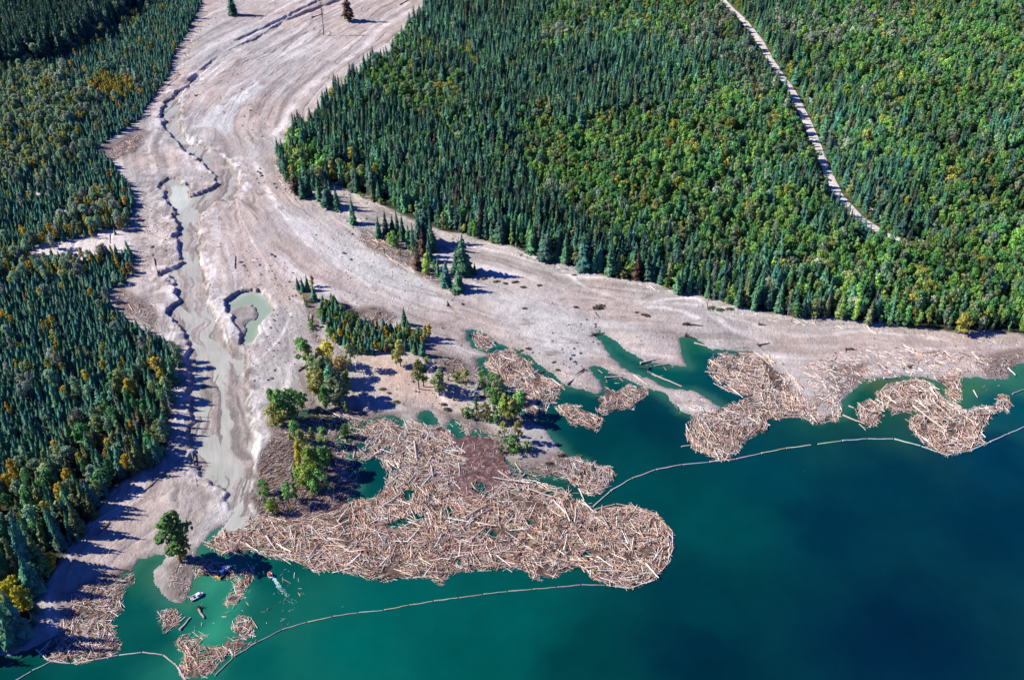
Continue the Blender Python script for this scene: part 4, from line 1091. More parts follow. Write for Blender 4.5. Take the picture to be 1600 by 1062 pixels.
def forest_mass(name, rows, label):
    pc = bpy.data.collections.new(name + " kinds")
    used = sorted({r[3] for r in rows})
    for u in used:
        kind, tm, cm = PROTO[u]
        me = tm.copy()
        bm = bmesh.new()
        bm.from_mesh(tm)
        for f in bm.faces: f.material_index = 0
        n0 = len(bm.faces)
        bm.from_mesh(cm)
        bm.faces.ensure_lookup_table()
        for f in bm.faces[n0:]: f.material_index = 1
        me = bpy.data.meshes.new(f"{kind}_{u:02d}")
        bm.to_mesh(me)
        bm.free()
        me.materials.append(tm.materials[0])
        me.materials.append(cm.materials[0])
        pc.objects.link(bpy.data.objects.new(f"{kind}_{u:02d}", me))
    me = bpy.data.meshes.new(name)
    me.vertices.add(len(rows))
    me.vertices.foreach_set("co", np.array([r[:3] for r in rows], np.float32).ravel())
    for nm, typ, key, vals in (("pick", 'INT', "value", [used.index(r[3]) for r in rows]), ("turn", 'FLOAT', "value", [r[5] for r in rows]), ("lean", 'FLOAT', "value", [lean_of(r) for r in rows])):
        me.attributes.new(nm, typ, 'POINT').data.foreach_set(key, vals)
    wide = np.array([width_of(r) for r in rows])
    hh = np.array([r[4] for r in rows])
    me.attributes.new("spread", 'FLOAT_VECTOR', 'POINT').data.foreach_set("vector", np.stack([hh * wide, hh * wide, hh], 1).astype(np.float32).ravel())
    me.attributes.new("tint", 'FLOAT_VECTOR', 'POINT').data.foreach_set("vector", np.array([r[6] for r in rows], np.float32).ravel())
    o = link(bpy.data.objects.new(name, me))
    tag(o, label, None, None, "stuff")
    ng = bpy.data.node_groups.new(name, 'GeometryNodeTree')
    ng.interface.new_socket("Geometry", in_out='INPUT', socket_type='NodeSocketGeometry')
    ng.interface.new_socket("Geometry", in_out='OUTPUT', socket_type='NodeSocketGeometry')
    gi, go = ng.nodes.new("NodeGroupInput"), ng.nodes.new("NodeGroupOutput")
    ci = ng.nodes.new("GeometryNodeCollectionInfo")
    ci.inputs["Collection"].default_value = pc
    ci.inputs["Separate Children"].default_value = True
    ci.inputs["Reset Children"].default_value = True
    iop = ng.nodes.new("GeometryNodeInstanceOnPoints")
    iop.inputs["Pick Instance"].default_value = True
    def attr(nm, typ):
        n = ng.nodes.new("GeometryNodeInputNamedAttribute")
        n.data_type = typ
        n.inputs["Name"].default_value = nm
        return n.outputs[0]
    cx = ng.nodes.new("ShaderNodeCombineXYZ")
    ng.links.new(attr("turn", 'FLOAT'), cx.inputs[2])
    ng.links.new(attr("lean", 'FLOAT'), cx.inputs[0])
    er = ng.nodes.new("FunctionNodeEulerToRotation")
    ng.links.new(cx.outputs[0], er.inputs[0])
    ng.links.new(gi.outputs[0], iop.inputs["Points"])
    ng.links.new(ci.outputs[0], iop.inputs["Instance"])
    ng.links.new(attr("pick", 'INT'), iop.inputs["Instance Index"])
    ng.links.new(er.outputs[0], iop.inputs["Rotation"])
    ng.links.new(attr("spread", 'FLOAT_VECTOR'), iop.inputs["Scale"])
    ng.links.new(iop.outputs[0], go.inputs[0])
    md = o.modifiers.new("trees", 'NODES')
    md.node_group = ng
    return o

def build_trees():
    X = np.array([t[0] for t in TREES]); Y = np.array([t[1] for t in TREES]); Z = np.array([t[2] for t in TREES]); H = np.array([t[4] for t in TREES])
    px, py, s = pxy(X, Y, Z)
    tx, ty, _ = pxy(X, Y, Z + H)
    dE, dW = in_poly(X, Y, EAST, 2.5, 3), in_poly(X, Y, WEST, 2.0, 4)
    seen = (tx > 0) & (tx < 1600) & (ty < 1062) & (py > 4) & (px < 1598)
    size = H * s
    bulk = np.array([{'conifer_tree': .8, 'broadleaf_tree': 1.0, 'dead_tree': .9}[PROTO[t[3]][0]] for t in TREES]) * size
    edge = np.where([t[7] == 'E' for t in TREES], dE, np.where([t[7] == 'W' for t in TREES], dW, 0.0))
    score = bulk + np.where(edge > -8, 14, np.where(edge > -14, 6, 0))
    rest = {'conifer_tree': [], 'broadleaf_tree': [], 'dead_tree': []}
    chosen = {'conifer_tree': 0, 'broadleaf_tree': 0, 'dead_tree': 0}
    limit = {'conifer_tree': 298, 'broadleaf_tree': 298, 'dead_tree': 298}
    order = np.argsort(-(score + 1000.0 * np.array([t[8] is not None for t in TREES])))
    for i in order:
        rec = TREES[i]
        kind = PROTO[rec[3]][0]
        if rec[8] is not None or (seen[i] and rec[7] != 'R' and chosen[kind] < limit[kind]):
            chosen[kind] += 1
            lab = rec[8] or auto_label(kind, px[i], py[i], edge[i], rec[4], rec[6], rec[7])
            grp = "single trees and groves on the mud" if rec[7] in ('H', 'G', 'S') else f"{kind.split('_')[0]} trees of the {'east' if rec[7] == 'E' else 'west'} forest"
            single_tree(rec, lab, grp)
        else:
            rest[kind].append(rec)
    forest_mass("conifer_forest", rest['conifer_tree'], "deep ranks of dark spruces filling both forests")
    forest_mass("broadleaf_forest", rest['broadleaf_tree'], "green and golden leafy trees and roadside shrubs filling both forests")
    if rest['dead_tree']:
        forest_mass("dead_tree_woods", rest['dead_tree'], "grey bare dead trees scattered deep in the forests")
    print("TREES", len(TREES), chosen, {k: len(v) for k, v in rest.items()})
build_trees()
# ------------------------------------------------------------------ driftwood
def wood_tone(g, n, fam):
    tan, pale, pinkb, brown, grey, dark = (0.60, 0.42, 0.31), (0.80, 0.68, 0.57), (0.56, 0.35, 0.265), (0.26, 0.14, 0.09), (0.46, 0.405, 0.385), (0.10, 0.065, 0.05)
    w = {'raft': (.27, .26, .18, .14, .08, .09), 'shore': (.05, .10, .12, .25, .30, .18), 'inlet': (.05, .24, .18, .16, .30, .07), 'east': (.14, .32, .18, .12, .18, .07), 'old': (.02, .32, .10, .12, .36, .08), 'dry': (.10, .38, .12, .12, .20, .08)}[fam]
    c = np.array((tan, pale, pinkb, brown, grey, dark))[g.choice(6, n, p=np.array(w) / sum(w))]
    return np.clip(c * np.exp(g.normal(.10, .32, (n, 1))) * (1 + g.uniform(-.06, .06, (n, 3))), 0, 1)
FAM = {'main': 'raft', 'shore': 'shore', 'inlet_head': 'inlet', 'inlet': 'inlet', 'islet': 'raft', 'spit': 'inlet', 'point': 'inlet', 'big_east': 'east', 'shore_east': 'east', 'round': 'east', 'far_east': 'east', 'east_tongue': 'raft', 'small_east': 'east',
       'corner': 'east', 'puff': 'inlet', 'south': 'raft', 'south_knob': 'raft', 'south_bridge': 'raft', 'slick': 'raft', 'cove_tail': 'raft', 'spit_side': 'raft'}
WHERE = {'main': 'on the main log raft', 'shore': 'on the dark drift slope beside the raft', 'inlet_head': 'in the head of the drift filled inlet', 'inlet': 'in the drift filled inlet', 'islet': 'on the small spindle shaped raft in the bay',
         'spit': 'on the drift pile by the narrow sand spit', 'point': 'on the rounded raft at the delta tip', 'big_east': 'on the big grey raft across the bay', 'shore_east': 'on the shore raft by the red mud', 'round': 'on the small round east raft',
         'far_east': 'on the far east raft against the boom', 'east_tongue': 'on the drift tongue below the east flat', 'small_east': 'on the smallest raft at the east edge', 'corner': 'on the raft at the dark forest corner', 'puff': 'on the tiny raft by the silt point',
         'south': 'on the ragged raft at the lower edge', 'south_knob': 'on the knob shaped raft near the boats', 'south_bridge': 'on the drift bridge near the lower edge', 'slick': 'on the loose slick around the work boat', 'cove_tail': 'on the drift tail below the work boat', 'spit_side': 'on the drift beside the silt point'}
PIECES = []   # dict(center, length, radius, yaw, pitch, tone, where)
def scatter(name, poly_px, per_m2, lengths, fam, floating, g, where, layers=1.0, holes=(), amp=2.8):
    poly = G(poly_px, 0.2 if floating else 1.2)
    lo, hi = poly.min(0) - 2, poly.max(0) + 2
    n = int((hi[0] - lo[0]) * (hi[1] - lo[1]) * per_m2)
    X, Y = g.uniform(lo[0], hi[0], n), g.uniform(lo[1], hi[1], n)
    Xw, Yw = wob(X, Y, amp if floating else 3.5, 0.2, 7)
    d = sdf(Xw, Yw, poly, 25.0)
    k = d < (0.2 if floating else 0.2 - 5.0 * g.random(n) ** 1.5)
    for hx, hy, rx, ry in holes:
        c = P(hx, hy, 0.2)
        ax, ay = P(hx + rx, hy, 0.2), P(hx, hy - ry, 0.2)
        e = ((Xw - c[0]) / abs(ax[0] - c[0])) ** 2 + ((Yw - c[1]) / abs(ay[1] - c[1])) ** 2
        k &= e > 1.0
    if floating and fam not in ('shore',): k &= fbm(X * 0.16, Y * 0.16, 111, 3) > -0.42
    X, Y, d = X[k], Y[k], d[k]
    if len(X) == 0: return
    L = lengths[0] + (lengths[1] - lengths[0]) * g.random(len(X)) ** 3.2
    R = 0.042 + 0.0102 * L * np.exp(g.normal(0, .38, len(X)))
    e = 0.8
    gx = sdf(X + e, Y, poly, 25.0) - sdf(X - e, Y, poly, 25.0)
    gy = sdf(X, Y + e, poly, 25.0) - sdf(X, Y - e, poly, 25.0)
    tang = np.arctan2(gy, gx) + math.pi / 2
    wild = math.pi * 1.6 * fbm(X * 0.07, Y * 0.07, 91, 3)
    near = g.random(len(X)) < np.where(d > -3.5, 0.55, 0.12)
    yaw = np.where(near, tang + g.normal(0, .35, len(X)), wild + g.normal(0, .75, len(X)))
    if fam == 'dry': R = R * 1.7
    if fam == 'dry': yaw = g.normal(-0.45, 0.7, len(X))
    if fam == 'shore': yaw = g.normal(0.75, 0.45, len(X))
    pitch = g.normal(0, .11, len(X))
    lay = g.random(len(X)) * layers * np.clip(-d / 3.0, .15, 1)
    Z = (R * 0.35 + lay) if floating else np.maximum(hz(X, Y), 0.0) + R * 0.7 + lay * 0.6
    if floating: Z = np.maximum(Z, hz(X, Y) + R)
    # keep log ends inside the outline
    ex, ey = np.cos(yaw) * L * .5, np.sin(yaw) * L * .5
    over = np.maximum(sdf(X + ex, Y + ey, poly, 25.0), sdf(X - ex, Y - ey, poly, 25.0))
    ok = (over < 1.6) | (fam == 'dry')
    T = wood_tone(g, len(X), fam)
    if fam == 'raft' and name == 'main':      # the upper half of the great raft is older, greyer wood
        qx, qy, _ = pxy(X, Y, .3)
        grey = (qy + 26 * fbm(X * .06, Y * .06, 112, 3) < 768 - .05 * np.abs(qx - 650)) & (g.random(len(X)) < .85)
        T[grey] = wood_tone(g, len(X), 'old')[grey]
    for i in np.nonzero(ok)[0]:
        PIECES.append((X[i], Y[i], Z[i], L[i], R[i], yaw[i], pitch[i], tuple(T[i]), where))
def make_pieces():
    g = np.random.default_rng(51)
    for nm, poly in MATS.items():
        dens = 0.75 if nm in ('cove_tail', 'spit_side', 'south_bridge') else 1.0
        lmax = {'main': 9.5, 'big_east': 8.5, 'far_east': 9.5, 'inlet': 9.5, 'shore': 7}.get(nm, 7)
        fl = nm != 'shore'
        scatter(nm, poly, 1.75 * dens, (1.6, lmax * .88), FAM[nm], fl, g, WHERE[nm], 0.9 if fl else 0.9, HOLES)
        scatter(nm, poly, 1.7 * dens, (0.6, 2.4), FAM[nm], fl, g, None, 0.8, HOLES)
    scatter('field', BARK_FIELD, 0.55, (1.0, 4.5), 'inlet', True, g, None, 0.5)
    scatter('field', BARK_FIELD, 1.5, (0.4, 1.5), 'shore', True, g, None, 0.5)
    for nm, (poly, dens, ln) in DRY.items():
        scatter(nm, poly, 0.62 * dens, ln, 'dry' if dens < .5 else 'shore' if 'grove' in nm else 'inlet', False, g, None, 0.9 if dens > .5 else .1)
        scatter(nm, poly, 0.9 * dens, (0.6, 2.5), 'dry' if dens < .5 else 'inlet', False, g, None, 0.7 if dens > .5 else .05)
    # pieces adrift on open water
    for poly, m, ln in (([(355,880),(470,880),(480,935),(440,985),(400,990),(360,960)], 0.055, (0.7, 4)), ([(300,940),(400,930),(400,965),(300,990)], 0.05, (0.7, 4)), ([(1330,640),(1345,640),(1350,668),(1335,664)], .3, (1.5, 6)),
                        ([(1520,600),(1565,598),(1575,615),(1535,622)], 0.10, (1.5, 6)), ([(1000,568),(1060,560),(1050,600),(1010,585)], 0.05, (2, 7)), ([(1100,545),(1200,540),(1210,558),(1110,560)], 0.08, (2, 7)), ([(860,740),(925,745),(925,795),(880,790)], 0.12, (2, 7)),
                        ([(1240,660),(1400,640),(1300,760),(1220,790)], 0.0025, (0.5, 1.2)), ([(420,900),(700,915),(500,960)], 0.002, (0.5, 2)), ([(930,570),(1005,592),(940,604)], 0.12, (2, 6)), ([(560,650),(760,660),(700,700),(560,700)], 0.10, (2, 7)), ([(390,800),(420,800),(420,812),(390,812)], .2, (1, 4))):
        scatter('adrift', poly, m, ln, 'east', True, g, None, 0.02, (), 4.0)
make_pieces()
def branchy():
    g = np.random.default_rng(57)
    src = [p for p in PIECES if p[3] > 3.0]
    for i in g.choice(len(src), min(900, len(src)), replace=False):
        x, y, z, L, R, yaw, pitch, tone, where = src[i]
        t = np.array(tone) * .6
        if g.random() < .6:      # limbs left on a trunk
            for k in range(g.integers(2, 5)):
                u = g.uniform(-.1, .5) * L
                a = yaw + g.choice((-1, 1)) * g.uniform(.5, 1.1)
                l = g.uniform(.7, 1.9)
                PIECES.append((x + math.cos(yaw) * u + math.cos(a) * l * .5, y + math.sin(yaw) * u + math.sin(a) * l * .5, z + g.uniform(0, .4), l, R * .35 + .02, a, g.uniform(0, .6), tuple(t), None))
        else:                    # a root ball at the butt
            bx, by = x - math.cos(yaw) * L * .5, y - math.sin(yaw) * L * .5
            for k in range(7):
                a = g.uniform(0, 6.28)
                l = g.uniform(.5, 1.3)
                PIECES.append((bx + math.cos(a) * l * .4, by + math.sin(a) * l * .4, z + g.uniform(0, .4), l, R * .5 + .03, a, g.uniform(-.8, .9), tuple(t * .6), None))
branchy()
def log_arrays(rows, sides=6):
    n = len(rows)
    A = np.array([[r[0], r[1], r[2], r[3], r[4], r[5], r[6]] for r in rows])
    g = np.random.default_rng(5)
    cy, sy, cp, sp_ = np.cos(A[:, 5]), np.sin(A[:, 5]), np.cos(A[:, 6]), np.sin(A[:, 6])
    d = np.stack([cy * cp, sy * cp, sp_], 1)
    x = np.stack([-sy, cy, 0 * sy], 1)
    y = np.cross(d, x)
    ang = np.arange(sides) / sides * 2 * np.pi
    bend = g.normal(0, .02, (n, 2)) * A[:, 3:4]
    taper = g.uniform(.45, .85, n)
    V = []
    for k, (t, rr) in enumerate(((-.5, 1.0), (0.0, .5 + .5 * taper), (.5, taper))):
        c = A[:, :3] + d * (A[:, 3] * t)[:, None]
        if k == 1: c = c + x * bend[:, :1] + y * bend[:, 1:] * .4
        R = (A[:, 4] * rr)[:, None, None]
        V.append(c[:, None, :] + R * (np.cos(ang)[None, :, None] * x[:, None, :] + np.sin(ang)[None, :, None] * y[:, None, :]))
    V = np.stack(V, 1).reshape(-1, 3)
    b = (np.arange(n) * 3 * sides)[:, None, None]
    j = np.arange(sides)
    q = np.stack([j, (j + 1) % sides, (j + 1) % sides + sides, j + sides], -1)
    F = np.concatenate([(b + q[None]).reshape(-1, 4), (b + sides + q[None]).reshape(-1, 4)])
    caps = np.concatenate([(b[:, :, 0] + j[::-1][None]), (b[:, :, 0] + 2 * sides + j[None])])
    T = np.repeat(np.array([r[7] for r in rows]), 3 * sides, 0)
    return V, F, caps, T
def log_proto(seed):
    r = random.Random(seed)
    V, F = [], []
    S, K = 8, 6
    for k in range(K):
        t = -0.5 + k / (K - 1)
        rad = 1.0 - 0.4 * (k / (K - 1)) + (0.35 if (k == 0 and seed % 2) else 0)
        ox, oy = r.uniform(-.35, .35) * (k not in (0, K - 1)), r.uniform(-.2, .2)
        for j in range(S):
            a = 6.2832 * j / S
            rr = rad * r.uniform(.88, 1.1)
            V.append((t, ox + rr * math.cos(a), oy + rr * math.sin(a)))
    for k in range(K - 1):
        for j in range(S):
            F.append((k * S + j, k * S + (j + 1) % S, (k + 1) * S + (j + 1) % S, (k + 1) * S + j))
    caps = [tuple(range(S))[::-1], tuple(range((K - 1) * S, K * S))]
    return mesh_np("log", V, [np.array(F), np.array(caps)], False, None, [M_LOG])
LOGS = [log_proto(i) for i in range(6)]
def word_tone(t):
    r, g, b = t
    l = (r + g + b) / 3
    warm = r / max(b, .01)
    if l < .13: return "dark brown"
    if l > .46: return "bleached"
    if warm > 1.75: return "tan" if l > .27 else "brown"
    return "pinkish" if warm > 1.38 else "grey"
def put_log(x, y, z, L, R, yaw, pitch, tone, label, group=None, name="log", cat="log"):
    o = bpy.data.objects.new(name, random.choice(LOGS))
    o.location, o.rotation_euler, o.scale = (x, y, z), (0, -pitch, yaw), (L, R, R)
    o["tint"] = [float(v) for v in tone]
    COL.objects.link(o)
    return tag(o, label, cat, group)
# named logs that stand out in the photo: two end points
for (x0, y0, x1, y1, r, tone, lab) in [
 (502,635,532,653,.38,(.60,.55,.50),"long white peeled log at the foot of the mixed grove"),(530,645,566,658,.30,(.52,.46,.42),"thin pale log end to end with the long white log"),
 (452,296,484,313,.36,(.58,.50,.46),"long pale log lying beside the forest bend spruces"),(466,580,480,570,.45,(.16,.13,.12),"dark grey trunk at the foot of the tall leaning tree"),
 (240,405,246,428,.38,(.33,.29,.27),"grey log stranded on the west mud beside the river"),(367,400,367,420,.34,(.32,.27,.25),"upright lying grey log on the river bar"),(171,366,172,380,.34,(.40,.36,.34),"grey log on the bright sandy clearing"),
 (1000,572,1032,560,.40,(.52,.45,.40),"pale log leaning across the narrow channel"),(1018,588,1065,606,.34,(.50,.43,.38),"long pale log along the bay side of the spit"),(990,586,1012,602,.34,(.56,.49,.44),"pale log across the narrow sand spit"),(1022,575,1045,570,.28,(.40,.34,.30),"short log beside the rootwad at the channel"),
 (945,594,972,590,.34,(.55,.48,.43),"pale log lying across the little inlet"),(950,587,980,586,.30,(.38,.34,.32),"grey log at the top of the little inlet"),(886,603,912,581,.42,(.22,.18,.17),"dark forked trunk lying on the mud lobe"),
 (1084,540,1130,549,.36,(.52,.46,.42),"long white log at the cove above the big raft"),(1380,593,1407,591,.40,(.62,.56,.52),"white log in the shallow water of the east flat"),(1265,652,1275,665,.30,(.60,.52,.46),"pale log jutting from the shore raft"),
 (313,959,322,976,.42,(.38,.27,.21),"brown log with rootwad drifting in the turquoise plume"),(284,994,300,972,.34,(.52,.44,.38),"pale log between tiny raft and ragged raft"),(282,978,292,970,.26,(.55,.48,.42),"short bleached log near the tiny raft"),
 (854,918,872,904,.22,(.45,.50,.42),"thin pole reaching from the main raft to the boom"),(820,745,808,760,.34,(.42,.34,.30),"grey pole by the delta shore"),(795,744,812,735,.30,(.25,.20,.18),"dark trunk end sticking out on the delta shore"),(805,723,815,742,.26,(.5,.43,.38),"pale stick crossing the delta debris"),
 (770,757,812,762,.34,(.52,.44,.38),"pale log along the upper rim of the main raft"),(778,740,800,757,.34,(.50,.42,.36),"pale log slanting off the bark field"),(648,700,652,735,.36,(.50,.42,.37),"long grey log on the raft below the pools"),
 (600,805,628,790,.36,(.60,.50,.42),"bleached log beside the teal pool of the raft"),(728,835,762,808,.40,(.52,.40,.32),"long tan log slanting through the middle raft"),(738,838,770,815,.34,(.42,.33,.28),"grey tan log parallel to the long middle log"),
 (825,775,880,795,.34,(.52,.43,.36),"very long pale log at the raft neck"),(905,770,912,792,.32,(.56,.48,.42),"pale log across the murky pool"),(885,783,893,770,.30,(.45,.38,.33),"grey log at the murky pool"),(470,1000,470.5,1000.5,.01,(.4,.3,.2),None),
 (940,830,950,852,.35,(.35,.26,.22),"brown log on the rounded end of the raft"),(500,652,506,640,.34,(.28,.24,.22),"dark log standing out of the shaded pool"),(675,748,678,770,.3,(.45,.38,.33),"grey log near the middle raft pools"),
 (1215,683,1240,690,.22,(.3,.28,.25),None),(1062,715,1078,711,.26,(.45,.46,.42),"short pole floating left of the big grey raft"),(1100,668,1117,703,.36,(.42,.34,.30),"long grey log on the lower big raft"),(1100,590,1122,598,.3,(.5,.42,.37),"pale log poking left from the big grey raft"),
 (1316,651,1348,672,.36,(.56,.44,.35),"long tan log trailing off the round east raft"),(1325,637,1333,642,.34,(.55,.45,.38),"short tan log above the round east raft"),(1518,618,1523,633,.30,(.55,.47,.42),"pale pole standing off the east tongue"),(1578,625,1600,615,.30,(.36,.36,.36),"grey pole from the smallest east raft"),(1575,575,1585,590,.36,(.52,.58,.58),"bluish white log at the east waterline"),
 (1420,653,1470,700,.34,(.60,.50,.42),"long bleached log on the left rim of the far east raft"),(150,905,160,912,.3,(.5,.43,.4),"pale log on the corner shore"),(152,838,172,815,.3,(.13,.11,.10),"dark log on the lower mud strip"),(300,707,308,760,.22,(.20,.18,.17),"thin dark trunk across the shadowed bank bend"),(222,770,262,735,.25,(.22,.2,.19),"grey trunk fallen out of the west forest"),
 (640,296,658,315,.45,(.13,.10,.08),None),(265,1,275,3,.2,(.3,.3,.3),None),(487,28,505,22,.4,(.12,.10,.09),"dark trunk lying along the upper creek"),(625,8,640,0,.4,(.1,.085,.08),"dark log at the top of the valley floor"),
 (600,395,622,415,.34,(.50,.43,.38),"pale log on the tree island drift"),(620,410,648,428,.32,(.46,.40,.36),"second pale log on the tree island drift"),(702,455,715,432,.34,(.42,.38,.36),"pale bare trunk leaning at the island tip"),(672,448,698,460,.3,(.45,.4,.36),"pale log at the island tip"),
 (486,492,487,508,.34,(.45,.40,.38),"grey log standing out at the left of the young grove"),(930,488,936,497,.22,(.10,.08,.08),"dark branch by the grassy mound on the flat")]:
    if lab is None: continue
    ax, ay, az = on_land(x0, y0); bx, by, bz = on_land(x1, y1)
    az, bz = max(az, 0.0), max(bz, 0.0)
    L = math.dist((ax, ay), (bx, by))
    mx, my = np.array([(ax + bx) / 2]), np.array([(ay + by) / 2])
    pile = 0.9 if any(sdf(mx, my, G(q, .2))[0] < -.5 for q in MATS.values()) else 0.0
    put_log((ax + bx) / 2, (ay + by) / 2, (az + bz) / 2 + r * .8 + pile, L, r, math.atan2(by - ay, bx - ax), 0.0, tone, lab)
def build_driftwood():
    named = sum(1 for o in COL.objects if o.get("category") == "log")
    px, py, s = pxy(np.array([p[0] for p in PIECES]), np.array([p[1] for p in PIECES]), 0.5)
    seen = (px > 4) & (px < 1596) & (py > 4) & (py < 1056)
    score = np.array([p[3] * (p[4] + .1) + 0.6 * (p[2] > 0.5) for p in PIECES]) * s * s * np.array([p[8] is not None for p in PIECES]) * seen * np.array([p[2] > 0.55 for p in PIECES])
    order = np.argsort(-score)
    top = set(order[:298 - named].tolist())
    seen_lab = {}
    for i in top:
        x, y, z, L, R, yaw, pitch, tone, where = PIECES[i]
        size = "long" if L > 8.2 else "mid length" if L > 6.5 else "short thick"
        y2 = yaw % math.pi
        way = "crosswise" if y2 < .4 or y2 > 2.74 else "slanting rightwards" if y2 < 1.2 else "pointing shoreward" if y2 < 1.95 else "slanting leftwards"
        side = ""
        if where == WHERE['main']:
            side = " near its west end" if px[i] < 520 else " left of centre" if px[i] < 680 else " right of centre" if px[i] < 860 else " at its rounded end"
        put_log(x, y, z + 0.2, L, R * 1.1, yaw, pitch, tone, f"{size} {word_tone(tone)} log {way} {where}{side}", "loose logs on the rafts")
    rest = [p for i, p in enumerate(PIECES) if i not in top]
    V, F, caps, T = log_arrays(rest)
    me = mesh_np("driftwood", V, [F, caps], False, T, [M_DRIFT])
    tag(link(bpy.data.objects.new("driftwood", me)), "tangled mass of smaller logs and sticks in rafts and drift piles", None, None, "stuff")
    print("LOGS", len(PIECES), named, len(top))
build_driftwood()
# bark and fine litter under and between the logs
def build_litter():
    polys = [MATS[k] for k in MATS if k != 'shore'] + [BARK_FIELD]
    xs, ys = np.arange(-260, 330, 0.8), np.arange(190, 520, 0.8)
    X, Y = np.meshgrid(xs, ys)
    Xw, Yw = wob(X, Y, 1.6, 0.2, 7)
    d = np.full(X.shape, 20.0)
    for p in polys:
        d = np.minimum(d, sdf(Xw, Yw, G(p, .2), 20.0) - (2.0 if p is BARK_FIELD else 0))
    hole = np.full(X.shape, 9.0)
    for hx, hy, rx, ry in HOLES:
        c = P(hx, hy, .2); ax, ay = P(hx + rx, hy, .2), P(hx, hy - ry, .2)
        hole = np.minimum(hole, ((Xw - c[0]) / abs(ax[0] - c[0])) ** 2 + ((Yw - c[1]) / abs(ay[1] - c[1])) ** 2)
    field = sdf(Xw, Yw, G(BARK_FIELD, .2), 20.0)
    n = fbm(X * 0.22, Y * 0.22, 95, 4)
    field = field - 3.0
    z = 0.05 + 0.10 * fbm(X * .8, Y * .8, 96, 3) + 0.05
    keep = (d < -0.6 - 0.5 * n) & (hole > 1.15) & ((n > -0.40) | (field < 0)) & (hz(X, Y) < 0.5)
    z = np.where(field < 0, 0.30 + 0.25 * fbm(X * .6, Y * .6, 97, 4), z)
    c = np.empty(X.shape + (3,))
    c[:] = (0.075, 0.050, 0.042)
    c = lerp3(c, (0.20, 0.14, 0.11), sstep(-.1, .5, fbm(X * .9, Y * .9, 98, 3)))
    c = lerp3(c, (0.085, 0.045, 0.048), sstep(1.5, -1.5, field))
    c = lerp3(c, (0.26, 0.165, 0.15), sstep(1.5, -1.5, field) * sstep(-0.1, .5, fbm(X * 1.1, Y * 1.1, 99, 4)) * .8)
    kf = keep[:-1, :-1] & keep[1:, 1:] & keep[1:, :-1] & keep[:-1, 1:]
    F = grid_faces(len(ys), len(xs), kf)
    used, inv = np.unique(F, return_inverse=True)
    V = np.stack([X.ravel(), Y.ravel(), z.ravel()], 1)[used]
    me = mesh_np("bark_debris", V, inv.reshape(F.shape), False, c.reshape(-1, 3)[used], [M_DRIFT])
    tag(link(bpy.data.objects.new("bark_debris", me)), "purple brown bark litter matted between the logs", None, None, "stuff")
build_litter()

def build_gravel():
    g = np.random.default_rng(71)
    n = 90000
    px, py = g.uniform(190, 1600, n), g.uniform(0, 720, n)
    x, y = P(px, py, 1.5)
    z = hz(x, y)
    dens = sstep(-.15, .45, fbm(x * .035, y * .035, 121, 4)) * .8 + .12
    land = (z > .25) & (in_poly(x, y, EAST) > 1) & (in_poly(x, y, WEST) > 1) & (sdf(x, y, G(CORRIDOR), 20) > .5) & (sdf(x, y, G(PIT), 20) > .5) & (g.random(n) < dens * .32)
    x, y, z = x[land], y[land], z[land]
    m = len(x)
    r = .12 + .42 * g.random(m) ** 4
    base = np.array([(1, 0, 0), (-.5, .87, 0), (-.5, -.87, 0), (.3, .5, .7), (-.6, 0, .75), (.3, -.5, .65)])
    tri = np.array([(0, 1, 3), (1, 4, 3), (1, 2, 4), (2, 5, 4), (2, 0, 5), (0, 3, 5), (3, 4, 5)])
    a = g.uniform(0, 6.28, m)
    ca, sa = np.cos(a), np.sin(a)
    B = base[None] * g.uniform(.7, 1.4, (m, 1, 3)) * r[:, None, None]
    V = np.stack([B[..., 0] * ca[:, None] - B[..., 1] * sa[:, None] + x[:, None], B[..., 0] * sa[:, None] + B[..., 1] * ca[:, None] + y[:, None], B[..., 2] + z[:, None] - .03], -1).reshape(-1, 3)
    F = (np.arange(m)[:, None, None] * 6 + tri[None]).reshape(-1, 3)
    t = np.array([(.16, .145, .14), (.30, .27, .26), (.55, .52, .51)])[g.choice(3, m, p=(.5, .3, .2))]
    me = mesh_np("gravel", V, F, False, np.repeat(t, 6, 0), [M_DRIFT])
    tag(link(bpy.data.objects.new("gravel", me)), "loose stones strewn over the mud flat", None, None, "stuff")
build_gravel()
# ------------------------------------------------------------------ log booms: chains of logs end to end
def boom(px, label, r=0.34, tone=(.36, .36, .32), log_len=11.0, gap=0.5):
    g = smooth_line(G(px, 0.1), 5)
    seg = np.hypot(*np.diff(g, axis=0).T)
    s = np.concatenate([[0], np.cumsum(seg)])
    n = max(2, int(round(s[-1] / log_len)))
    at = np.linspace(0, s[-1], n + 1)
    X, Y = np.interp(at, s, g[:, 0]), np.interp(at, s, g[:, 1])
    root = thing("log_boom", label, "log boom", (X[0], Y[0], 0.0))
    for i in range(n):
        o = bpy.data.objects.new("boom_log", LOGS[i % len(LOGS)])
        o.parent = root
        dx, dy = X[i + 1] - X[i], Y[i + 1] - Y[i]
        L = math.hypot(dx, dy)
        o.location = ((X[i] + X[i + 1]) / 2 - X[0], (Y[i] + Y[i + 1]) / 2 - Y[0], r * .45)
        o.rotation_euler = (0, 0, math.atan2(dy, dx))
        k = random.uniform(.85, 1.2)
        o.scale = (L - gap, r * k * .82, r * k * .82)
        o["tint"] = [float(c * random.uniform(.75, 1.2)) for c in tone]
        COL.objects.link(o)
        if i:
            c = bpy.data.objects.new("chain", CHAIN)
            c.parent = root
            c.location = (X[i] - X[0], Y[i] - Y[0], r * .5)
            c.rotation_euler = (0, 0, math.atan2(dy, dx))
            COL.objects.link(c)
M_STEEL = plain_mat("rusty_chain", (.16, .12, .10), .7, .3, .3, 3.0, 0.4)
